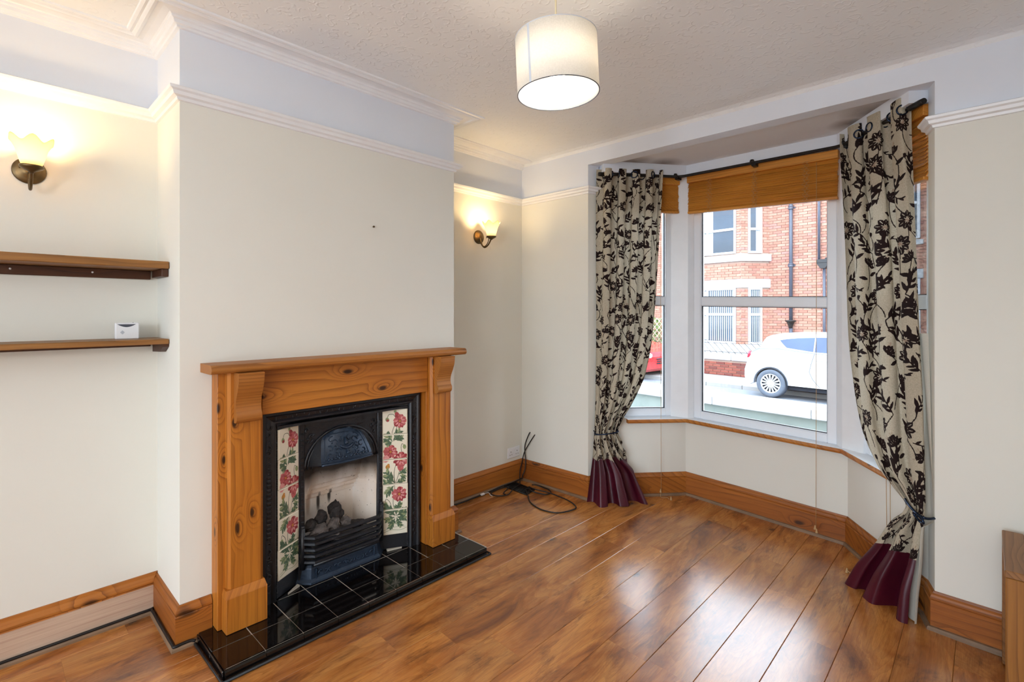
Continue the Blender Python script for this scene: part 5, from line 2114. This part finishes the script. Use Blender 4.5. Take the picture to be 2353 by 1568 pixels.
M['hedge'] = plain('hedge_leaf', (96, 122, 62), rough=.7, var=.4, vscale=40)
M['trellis'] = plain('pale_trellis_timber', (196, 186, 150), rough=.8)

ZRD = -.45
NK, NWALL = 12.25, 13.74
mb = EX(MB().box(-60, 60, -40, 60, -.75, -.60)); struct('ground', mb, [M['asphalt']])
mb = EX(MB().box(-45, 45, 6.35, NK, -.60, ZRD)); struct('road', mb, [M['asphalt']])
mb = EX(MB().box(-45, 45, NK + .13, NWALL + 1.2, -.60, -.352)); struct('pavement', mb, [M['paving']])
kb = bpy.data.objects.new('kerb', None); COL.objects.link(kb); kb['kind'] = 'structure'
for k in range(-9, 10):
    EX(MB().box(k * .914 + .003, (k + 1) * .914 - .003, NK, NK + .13, -.58, -.350, bev=.012)).build('kerb_stone', M['paving'], kb)
mb = EX(MB().box(-45, 45, 4.3, 6.35, -.60, -.36)); struct('near_pavement', mb, [M['paving']])

M['bounce_slab'] = plain('pale_bounce_slab', (206, 205, 202), rough=.9, var=.05, vscale=2)  # pale slab added behind the house to bounce daylight onto the ceiling
struct('bounce_slab', EX(MB().box(-8, 12, -12, -2.9, -.6, -.15)), [M['bounce_slab']])
# own low front wall, white coping over grey-green render
ow = thing('front_garden_wall', 'low rendered garden wall with broad white coping just outside the window', 'wall', ex(.5, 5.75, -.6))
EX(MB().box(-7, 8, 5.64, 5.90, -.6, .372)).build('rendered_face', M['render'], ow)
for k in range(-7, 8):
    EX(MB().box(k + .002, k + .998, 5.585, 5.96, .372, .470, bev=.008)).build('coping_stone', M['stone'], ow)
EX(MB().box(-7, 8, 4.0, 5.64, -.6, -.30)).build('front_bed', M['paving'], ow)

# ---- white hatchback
M['car_white'] = plain('white_car_paint', (178, 181, 186), rough=.22, var=.01, coat=.5)
M['car_red'] = plain('red_car_paint', (208, 40, 44), rough=.22, var=.03, coat=.5)
M['car_glass'] = plain('blue_tinted_car_glass', (40, 58, 88), rough=.05, spec=.5, var=.25, vscale=2)
M['tyre'] = plain('tyre_rubber', (78, 84, 94), rough=.8)
M['alloy'] = plain('silver_alloy', (206, 208, 212), rough=.3, metal=.5)
M['arch'] = plain('black_arch_liner', (40, 44, 52), rough=.9)
M['lamp_red'] = plain('red_tail_lamp', (190, 40, 58), rough=.2)
M['lamp_clear'] = plain('clear_head_lamp', (206, 214, 226), rough=.1, spec=.9)


def wheel(parent, s, n, z, R, face, spokes=15, m_t=None):
    """wheel with its outer face at n, facing 'face' (-1: towards the house)"""
    t = parent
    mb = MB()
    prof = [(R * .66, .0), (R * .70, -.012), (R * .90, -.016), (R * .97, -.004), (R, .03), (R, .16), (R * .95, .19), (R * .66, .19)]
    mb.lathe([(r, -h * face) for r, h in prof], 40, (0, 0, 0), 'y', closed=True)
    mb.v = [(x + s, y + n, zz + z) for x, y, zz in mb.v]
    ty = EX(mb).build('tyre', M['tyre'], t)
    mb = MB()
    mb.lathe([(R * .70, -.004 * -face), (R * .665, -.010 * -face), (R * .62, 0), (R * .60, .02 * -face), (R * .66, .03 * -face)], 36, axis='y', closed=True)
    for k in range(spokes):
        a = 2 * PI * k / spokes
        w0, w1 = .011 * R / .3, .017 * R / .3
        c, s2 = math.cos(a), math.sin(a)
        V = []
        for (r, w) in ((R * .16, w0), (R * .63, w1)):
            for (ww, dd) in ((-w, -.002), (w, -.002), (w, .018), (-w, .018)):
                V.append((r * c - ww * s2, dd * -face * 1.0, r * s2 + ww * c))
        mb.add(V, [(0, 1, 2, 3), (4, 7, 6, 5), (0, 4, 5, 1), (1, 5, 6, 2), (2, 6, 7, 3), (3, 7, 4, 0)])
    mb.lathe([(R * .20, .012 * -face), (R * .18, -.006 * -face), (0, -.008 * -face)], 20, axis='y')
    mb.v = [(x + s, y + n, zz + z) for x, y, zz in mb.v]
    EX(mb).build('alloy_rim', M['alloy'], ty)
    mb = MB()
    mb.lathe([(0, .05 * -face), (R * .64, .05 * -face), (R * .66, .06 * -face)], 24, axis='y')
    mb.v = [(x + s, y + n, zz + z) for x, y, zz in mb.v]
    EX(mb).build('brake_well', M['arch'], ty)


def car(label, s_rear, sign, paint, n_near, z0, wheels=True, glassy=True):
    """small hatchback; length runs from the tail at s_rear towards sign; near side at n_near"""
    t = thing('hatchback_car', label, 'car', ex(s_rear + sign * 2, n_near + .85, z0))
    t['group'] = 'cars parked along the far kerb'
    WID = 1.72

    def P(l, w, z):
        return ex(s_rear + sign * l, n_near + w, z0 + z)
    # silhouette of the body, wheel arches cut out (l from the tail, z above the road)
    R = .305
    lw, rw = .555, 3.07
    low = [(.10, .25)]
    for (cx) in (lw, rw):
        ra = .355
        for k in range(15):
            a = PI - PI * k / 14
            low.append((cx + ra * math.cos(a), max(.21, .30 + ra * math.sin(a))))
    low += [(3.95, .22), (4.04, .30), (4.06, .50), (4.02, .62)]
    up = [(3.90, .74), (3.45, .90), (3.05, .98), (2.72, 1.00)]
    belt = [(2.72, 1.00), (2.3, .985), (1.7, .99), (1.2, 1.03), (.75, 1.07), (.30, 1.06), (.16, .98)]
    tail = [(.10, .90), (.05, .74), (.0, .58), (.0, .42), (.04, .30)]
    out = low + up + belt[1:] + tail
    cen = (2.0, .62)

    def ring(w, shrink, dz=0.0):
        return [(l + (cen[0] - l) * shrink, w, z + (cen[1] - z) * shrink * .6 + dz) for l, z in out]
    rings = [ring(.05, .018), ring(.0, .0), ring(0.02, .0)] if False else [ring(.045, .016), ring(.008, .002), ring(0, 0) if False else ring(.02, 0), ring(WID - .02, 0), ring(WID - .008, .002), ring(WID - .045, .016)]
    mb = MB()
    n = len(out)
    V = [P(*p) for r in rings for p in r]
    F = []
    for i in range(len(rings) - 1):
        for k in range(n):
            k2 = (k + 1) % n
            F.append((i * n + k, i * n + k2, (i + 1) * n + k2, (i + 1) * n + k))
    F += [tuple(range(n)), tuple(range((len(rings) - 1) * n, len(rings) * n))]
    mb.add(V, F, 0, False)
    mb.build('body', paint, t)
    # greenhouse: roof and pillars
    roof = [(.30, 1.05), (.36, 1.20), (.42, 1.30), (.50, 1.335), (.56, 1.355), (.90, 1.385), (1.40, 1.395), (1.80, 1.385), (2.05, 1.345), (2.72, 1.00)]
    bot = [(2.72, .97), (2.0, .95), (1.2, .99), (.30, 1.02)]
    gh = roof + bot
    n = len(gh)

    def gring(frac):
        o_ = []
        for l, z in gh:
            inset = max(0, (z - .98)) * .42
            w = lerp(.035 + inset, WID - .035 - inset, frac)
            o_.append((l, w, z + (.025 * math.sin(PI * frac) if z > 1.3 else 0)))
        return o_
    mb = MB()
    fr = [0, .06, .3, .5, .7, .94, 1]
    V = [P(*p) for f_ in fr for p in gring(f_)]
    F = []
    for i in range(len(fr) - 1):
        for k in range(n):
            k2 = (k + 1) % n
            F.append((i * n + k, i * n + k2, (i + 1) * n + k2, (i + 1) * n + k))
    F += [tuple(range(n)), tuple(range((len(fr) - 1) * n, len(fr) * n))]
    mb.add(V, F)
    mb.build('roof', paint, t)
    # side glass, near and far
    for side in (0, 1):
        for nm, pl_ in (('quarter_window', [(.70, 1.245), (.76, 1.18), (.86, 1.09), (1.38, 1.03), (1.375, 1.32), (1.1, 1.305), (.85, 1.275)]),
                        ('door_window', [(1.405, 1.028), (2.38, 1.01), (2.02, 1.29), (1.80, 1.335), (1.40, 1.325)])):
            mb = MB()
            V = []
            for dd in (-.004, .012):
                for l, z in pl_:
                    ins_ = .035 + max(0, z - .98) * .42
                    V.append(P(l, ins_ + dd if side == 0 else WID - ins_ - dd, z))
            m_ = len(pl_)
            mb.add(V, [tuple(range(m_)), tuple(range(m_, 2 * m_))] + [(k, (k + 1) % m_, m_ + (k + 1) % m_, m_ + k) for k in range(m_)])
            mb.build(nm, M['car_glass'], t)
    mb = MB(); mb.add([P(2.70, .16, 1.015), P(2.70, WID - .16, 1.015), P(2.06, WID - .24, 1.36), P(2.06, .24, 1.36), P(2.71, .16, 1.03), P(2.71, WID - .16, 1.03), P(2.07, WID - .24, 1.375), P(2.07, .24, 1.375)],
                      [(0, 1, 2, 3), (4, 7, 6, 5), (0, 4, 5, 1), (1, 5, 6, 2), (2, 6, 7, 3), (3, 7, 4, 0)]); mb.build('windscreen', M['car_glass'], t)
    mb = MB(); mb.add([P(.335, .22, 1.10), P(.335, WID - .22, 1.10), P(.41, WID - .26, 1.295), P(.41, .26, 1.295), P(.30, .22, 1.10), P(.30, WID - .22, 1.10), P(.385, WID - .26, 1.30), P(.385, .26, 1.30)],
                      [(0, 1, 2, 3), (4, 7, 6, 5), (0, 4, 5, 1), (1, 5, 6, 2), (2, 6, 7, 3), (3, 7, 4, 0)]); mb.build('rear_window', M['car_glass'], t)
    # arch liners, door shut line, handle, lamps
    for cx in (lw, rw):
        mb = MB()
        ra = .362
        for k in range(14):
            a0_, a1_ = PI * k / 14, PI * (k + 1) / 14
            q = [(cx + r * math.cos(a), .30 + r * math.sin(a)) for r, a in ((ra, a0_), (ra, a1_), (ra - .03, a1_), (ra - .03, a0_))]
            V = [P(l, w, z) for w in (.012, .30) for l, z in q]
            mb.add(V, [(0, 1, 2, 3), (4, 7, 6, 5), (0, 4, 5, 1), (1, 5, 6, 2), (2, 6, 7, 3), (3, 7, 4, 0)])
        mb.add([P(cx - ra, .30, .25), P(cx + ra, .30, .25), P(cx + ra, .30, .66), P(cx - ra, .30, .66)], [(0, 1, 2, 3)])
        mb.build('arch_liner', M['arch'], t)
        wheel(t, s_rear + sign * cx, n_near + .02, z0 + R, R, -1)
        wheel(t, s_rear + sign * cx, n_near + WID - .02, z0 + R, R, 1)
    mb = MB(); mb.tube([P(l, .004, z) for l, z in ((1.42, 1.00), (1.36, .8), (1.32, .62), (1.38, .48), (1.46, .38), (1.52, .32))], .004, 4)
    mb.build('door_shut_line', M['arch'], t)
    mb = MB(); mb.tube([P(l, -.006, z) for l, z in ((1.46, .865), (1.54, .870), (1.64, .862))], .014, 6)
    mb.build('door_handle', M['alloy'], t)
    mb = MB(); mb.tube([P(.115, .03, .99), P(.10, .022, .92), P(.07, .024, .84)], [.026, .036, .02], 8)
    mb.tube([P(.115, WID - .03, .99), P(.10, WID - .022, .92), P(.07, WID - .024, .84)], [.026, .036, .02], 8)
    mb.build('tail_lamp', M['lamp_red'], t)
    for w in (.22, WID - .22):
        mb = MB(); mb.tube([P(4.00, w - .10, .66), P(4.02, w, .665), P(3.98, w + .12, .67)], [.05, .075, .045], 10); mb.build('head_lamp', M['lamp_clear'], t)
    mb = MB()
    for z in (.44, .50, .56):
        mb.tube([P(4.06, .50, z), P(4.065, WID - .50, z)], .018, 6)
    mb.build('grille', M['arch'], t)
    mb = MB(); mb.box(0, 1, 0, 1, 0, 1); mb.v = [P(lerp(.35, 3.7, x), lerp(.18, WID - .18, y), lerp(.19, .26, z)) for x, y, z in mb.v]
    mb.build('underbody', M['arch'], t)
    return t


car('white hatchback parked at the far kerb behind the middle window', -2.372, 1, M['car_white'], 11.56, ZRD)
car('red car parked at the far kerb behind the white hatchback', -5.06 - 4.06, 1, M['car_red'], 11.72, ZRD)

# ---- garden wall across the road
gw = thing('street_garden_wall', 'low red brick garden wall with white coping across the road', 'wall', ex(-5, NWALL, -.35))
EX(MB().box(-9.0, 1.5, NWALL + .012, NWALL + .21, -.40, .07)).build('mortar', M['mortar'], gw)


def brick_mesh(name, L, H, D, mat_):
    mb = MB().box(-L / 2, L / 2, -.008, D, -H / 2, H / 2, bev=.004)
    o = mb.build(name, mat_, None)
    me = o.data
    bpy.data.objects.remove(o)
    return me


BM_FULL = brick_mesh('brick', .215, .065, .02, M['brick'])
BM_HALF = brick_mesh('brick', .1025, .065, .02, M['brick'])
BM_LOW = brick_mesh('brick', .215, .062, .02, M['brick_low'])


def put(me, parent, loc, ang):
    o = bpy.data.objects.new('brick', me)
    COL.objects.link(o)
    o.parent = parent
    o.location = Vector(loc) - wloc(parent)
    o.rotation_euler = (0, 0, ang)
    return o


for r in range(5):
    z = -.315 + r * .075
    s = -5.6 + (.1125 if r % 2 else 0)
    while s < -3.1:
        put(BM_LOW, gw, ex(s, NWALL, z), -SA)
        s += .225
mb = MB()
for r in range(5):
    z = -.315 + r * .075
    s = -8.9 + (.1125 if r % 2 else 0)
    while s < 1.5:
        if not (-5.7 < s < -3.05):
            mb.box(s - .1075, s + .1075, NWALL - .008, NWALL + .02, z - .031, z + .031)
        s += .225
EX(mb).build('brickwork', M['brick_low'], gw)['kind'] = 'stuff'
for k in range(12):
    EX(MB().box(-9 + k * .88 + .004, -9 + (k + 1) * .88 - .004, NWALL - .05, NWALL + .26, .07, .250, bev=.02)).build('coping_stone', M['stone'], gw)
# slanting railing bars over the wall
rl = thing('wall_railing', 'thin black railing with slanting bars above the street garden wall', 'railing', ex(-4, NWALL + .1, .25))
rl_bars = []
for k in range(22):
    s = -6.6 + k * .175
    EX(MB().tube([(s, NWALL + .16, .565), (s + .34, NWALL + .08, .25)], .007, 5)).build('bar', M['gasket'], rl)
EX(MB().tube([(-7, NWALL + .16, .60), (-2.6, NWALL + .16, .60)], .006, 5)).build('top_wire', M['gasket'], rl)
EX(MB().tube([(-7, NWALL + .14, .29), (-2.6, NWALL + .14, .29)], .007, 5)).build('bottom_rail', M['gasket'], rl)

# ---- brick house across the road
NM, NFR = 15.3, 14.6
FOLD, CORN_S = -3.85, -3.37
FL, CL = -5.45, -5.93
HE = 5.3
hs = thing('brick_house', 'orange brick terraced house with a two-storey bay across the street', 'house', ex(-2, NM, -.4))
mb = MB()
mb.prism([(-9, NM + .015), (CL, NM + .015), (FL, NFR + .015), (FOLD, NFR + .015), (CORN_S, NM + .015), (6.0, NM + .015), (6.0, NM + 8), (-9, NM + 8)], -.5, HE, 'z')
EX(mb).build('wall', M['mortar'], hs)
mb = MB(); mb.prism([(NM - .3, HE), (NM + 4, HE + 2.0), (NM + 8.3, HE)], -9, 6, 'x')
mb.v = [(x, y, z) for (x, y, z) in mb.v]
EX(mb).build('roof', M['slate'], hs)
mb = MB(); mb.prism([(CL - .1, NM), (FL - .1, NFR - .12), (FOLD + .1, NFR - .12), (CORN_S + .1, NM)], HE - .05, HE + .12, 'z')
EX(mb).build('bay_cap', M['stone'], hs)

# window openings on the bay: (s0, s1, z0, z1) on each face in face coordinates
FR_W = (FOLD - FL)
UPZ, LOZ = (3.09, 4.75), (.485, 2.10)
faceF = dict(o=(FL, NFR), d=(1, 0), L=FR_W)
dcl = Vector((CORN_S - FOLD, NM - NFR)); LC = dcl.length; dcl /= LC
faceR = dict(o=(FOLD, NFR), d=tuple(dcl), L=LC)
dcl2 = Vector((FL - CL, NFR - NM)); dcl2 /= dcl2.length
faceL = dict(o=(CL, NM), d=tuple(dcl2), L=LC)
faceM = dict(o=(CORN_S, NM), d=(1, 0), L=6.0 - CORN_S)
faceN = dict(o=(-9, NM), d=(1, 0), L=CL + 9)


def fp_(f, u, o_, z):
    """point on a facade face: u along, o_ outwards (towards us)"""
    d = Vector(f['d']); nr = Vector((d.y, -d.x))
    q = Vector(f['o']) + d * u + nr * o_
    return ex(q.x, q.y, z)


def fbox(mb, f, u0, u1, o0, o1, z0, z1, bev=0):
    b = MB().box(u0, u1, o0, o1, z0, z1, bev=bev)
    b.v = [fp_(f, *p) for p in b.v]
    mb.add(b.v, b.f)
    return mb


OPEN = {'F': [], 'R': [], 'L': [], 'M': [], 'N': []}


def house_window(fk, f, u0, u1, z0, z1, ztr, curtain_=None, blinds=False, fw_=.06):
    OPEN[fk].append((u0, u1, z0, z1))
    fr = fbox(MB(), f, u0, u0 + fw_, -.02, .035, z0, z1, .006)
    fbox(fr, f, u1 - fw_, u1, -.02, .035, z0, z1, .006)
    fbox(fr, f, u0 + fw_, u1 - fw_, -.02, .035, z0, z0 + fw_, .006)
    fbox(fr, f, u0 + fw_, u1 - fw_, -.02, .035, z1 - fw_, z1, .006)
    fbox(fr, f, u0 + fw_, u1 - fw_, -.02, .035, ztr - .035, ztr + .035, .006)
    w = fr.build('window', M['house_frame'], hs)
    for za, zb_ in ((z0 + fw_, ztr - .035), (ztr + .035, z1 - fw_)):
        fbox(MB(), f, u0 + fw_, u1 - fw_, -.004, .002, za, zb_).build('pane', M['house_glass'], w)
    if curtain_:
        c = MB()
        for (a, b_) in curtain_:
            m_ = 6
            for k in range(m_):
                x0, x1 = lerp(a, b_, k / m_), lerp(a, b_, (k + 1) / m_)
                fbox(c, f, u0 + x0, u0 + x1, .003, .004 + .003 * (k % 2), z0 + fw_, z1 - fw_)
        c.build('net_curtain', M['net'], w)
    if blinds:
        c = MB()
        u = u0 + fw_ + .01
        while u < u1 - fw_ - .03:
            for za, zb_ in ((z0 + fw_, ztr - .035), (ztr + .035, z1 - fw_)):
                fbox(c, f, u, u + .028, .0025, .005, za, zb_)
            u += .062
        c.build('vertical_blind', M['net'], w)['kind'] = 'stuff'
    return w


house_window('F', faceF, FR_W - 1.20, FR_W - .155, UPZ[0], UPZ[1], 3.80, [(.06, .36)])
house_window('F', faceF, .12, .62, UPZ[0], UPZ[1], 3.80, [(.06, .16)])
house_window('F', faceF, FR_W - 1.20, FR_W - .155, LOZ[0], LOZ[1], 1.33, None, True)
house_window('F', faceF, .12, .62, LOZ[0], LOZ[1], 1.33, None, True)
for fk, f in (('R', faceR), ('L', faceL)):
    house_window(fk, f, .20, .62, UPZ[0], UPZ[1], 3.78, [(.24, .36)])
    house_window(fk, f, .20, .62, LOZ[0], LOZ[1], 1.33, None, True)
# neighbouring windows on the flat wall further along
UM = lambda s: s - CORN_S
house_window('M', faceM, UM(-.85), UM(.06), 3.15, 4.85, 4.0, [(.55, .80)])
house_window('M', faceM, UM(-.85), UM(.06), .6, 2.2, 1.6, None, True)
house_window('N', faceN, .5, 1.5, .6, 2.2, 1.6, None, True)
# stone sills, lintel bands and the sloping stone apron under the ground-floor bay
for nm, z0, z1, pr_ in (('stone_sill', 2.86, 3.05, .07), ('stone_lintel', 2.10, 2.345, .035), ('stone_lintel', 4.75, 4.98, .035), ('stone_sill', .36, .475, .07)):
    mb = MB()
    pth = [(CL - .02, NM), (FL, NFR), (FOLD, NFR), (CORN_S + .02, NM)]
    mb.sweep([(-.01, z0), (pr_, z0), (pr_, z1), (-.01, z1)], pth, 0, side=-1)
    EX(mb).build(nm, M['stone'], hs)
for (a, b_) in ((-.95, .12),):
    for z0, z1 in ((3.0, 3.12), (2.2, 2.42), (.46, .58), (4.85, 5.05)):
        fbox(MB(), faceM, UM(a), UM(b_), -.01, .05, z0, z1, .01).build('stone_sill', M['stone'], hs)
mb = MB()
mb.sweep([(-.01, .30), (.46, .22), (.46, .27), (.07, .40), (-.01, .40)], [(CL, NM), (FL, NFR), (FOLD, NFR), (CORN_S, NM)], 0, side=-1)
EX(mb).build('stone_apron', M['stone'], hs)


# bricks: the visible courses one by one, the rest joined
def blocked(fk, u, z):
    return any(a - .10 < u < b_ + .10 and c - .035 < z < d + .035 for a, b_, c, d in OPEN[fk])


n_br = 0
rest = MB()
NB = {'F': 0, 'R': 0, 'M': 0}
for fk, f in (('R', faceR), ('F', faceF), ('M', faceM), ('L', faceL), ('N', faceN)):
    d = Vector(f['d'])
    ang = math.atan2(d.y, d.x) - SA
    band_ = ((2.10, 2.345), (2.86, 3.05), (4.75, 4.98), (.22, .475)) if fk in 'FRL' else ()
    for r in range(78):
        z = -.31 + r * .075
        if any(a - .036 < z < b_ + .036 for a, b_ in band_):
            continue
        u = .1075 + (.1125 if r % 2 else 0)
        cells = []
        if r % 2:
            cells.append((.051, .1025))
        while u - .1075 < f['L'] - .05:
            L_ = .215
            uc_ = u
            if u + .1075 > f['L'] - .003:
                L_ = f['L'] - .003 - (u - .1075)
                uc_ = u - .1075 + L_ / 2
            cells.append((uc_, L_))
            u += .225
        for (uc, L_) in cells:
            if L_ < .04:
                continue
            # trim bricks against openings
            a, b_ = uc - L_ / 2, uc + L_ / 2
            skip = False
            for (o0, o1, c0_, c1_) in OPEN[fk]:
                if c0_ - .034 < z < c1_ + .034:
                    if a >= o0 - .005 and b_ <= o1 + .005:
                        skip = True
                    elif a < o0 < b_:
                        b_ = o0 - .006
                    elif a < o1 < b_:
                        a = o1 + .006
            if skip or b_ - a < .03:
                continue
            s_here = f['o'][0] + d.x * uc
            vis = .85 < z < 4.3 and ((fk == 'R') or (fk == 'F' and uc > FR_W - .40) or (fk == 'M' and uc < 1.62))
            full = abs((b_ - a) - .215) < .004
            half = abs((b_ - a) - .1025) < .02
            if vis and n_br < 300 and full and (fk != 'M' or .95 < z < 3.75):
                put(BM_FULL, hs, fp_(f, (a + b_) / 2, 0, z), ang)
                n_br += 1
            elif vis and n_br < 300 and half and fk != 'M':
                put(BM_HALF, hs, fp_(f, (a + b_) / 2, 0, z), ang)
                n_br += 1
            else:
                fbox(rest, f, a, b_, -.02, .008, z - .0325, z + .0325)
rest.build('brickwork', M['brick'], hs)['kind'] = 'stuff'

# pipes on the facade
def dpipe(s, pts, r, nm='drainpipe'):
    mb = MB()
    mb.tube([(s + ds, NM - .075, z) for ds, z in pts], r, 12)
    return EX(mb)


dpipe(-2.76, [(0, 1.12), (0, 5.6)], .046).build('drainpipe', M['pipe'], hs)
for z in (2.70, 4.30):
    mb = MB()
    mb.lathe([(.056, -.05), (.066, -.045), (.066, -.02), (.058, -.015), (.058, .02), (.068, .03), (.068, .05), (.05, .055)], 14, (-2.76, NM - .075, z))
    mb.box(-2.76 - .10, -2.76 + .10, NM - .03, NM + .0, z - .02, z + .02)
    EX(mb).build('pipe_collar', M['pipe'], hs)
mb = MB()
mb.lathe([(.05, -.18), (.06, -.12), (.10, -.02), (.145, .01), (.15, .035), (.05, .045)], 4, (-2.76, NM - .10, 1.135))
EX(mb).build('hopper', M['gasket'], hs)
dpipe(-2.76, [(0, -.38), (0, 1.0)], .048).build('drainpipe', M['pipe'], hs)
dpipe(-2.06, [(0, 2.78), (0, 5.6)], .034).build('drainpipe', M['pipe'], hs)
mb = MB()
mb.box(-2.09, -1.80, NM - .18, NM, 2.70, 2.80, bev=.01)
mb.prism([(-2.09, 2.70), (-1.80, 2.70), (-1.88, 2.56), (-2.0, 2.56)], NM - .18, NM, 'y')
mb.box(-1.90, -1.74, NM - .14, NM - .02, 2.76, 2.84, bev=.01)
EX(mb).build('hopper', M['gasket'], hs)
dpipe(-1.935, [(0, -.38), (0, 2.6)], .036).build('drainpipe', M['pipe'], hs)

# ---- hedge and trellis glimpsed past the near curtain
hd = MB()
for k in range(900):
    c = (-6.7 + rnd.gauss(0, .45), NWALL + .42 + rnd.gauss(0, .07), .35 + rnd.uniform(0, .85))
    a, b_ = rnd.uniform(0, 6.28), rnd.uniform(-1, 1)
    l_ = rnd.uniform(.03, .06)
    u_ = Vector((math.cos(a) * math.cos(b_), math.sin(a) * math.cos(b_), math.sin(b_))) * l_
    v_ = u_.orthogonal().normalized() * l_ * .45
    c = Vector(c)
    hd.add([c - u_, c + v_, c + u_, c - v_], [(0, 1, 2, 3)])
hobj = EX(hd).build('hedge', M['hedge'], None, fix=False)
hobj['kind'] = 'stuff'
tag(hobj, 'green hedge behind the street garden wall beside the red car', 'hedge')
tr = thing('garden_trellis', 'pale diamond trellis against the hedge beside the red car', 'trellis', ex(-6.7, NWALL + .24, .25))
for k in range(9):
    s = -7.5 + k * .16
    EX(MB().tube([(s, NWALL + .24, .26), (s + .8, NWALL + .24, 1.20)], .011, 4)).build('lath', M['trellis'], tr)
    EX(MB().tube([(s + .8, NWALL + .26, .26), (s, NWALL + .26, 1.20)], .011, 4)).build('lath', M['trellis'], tr)
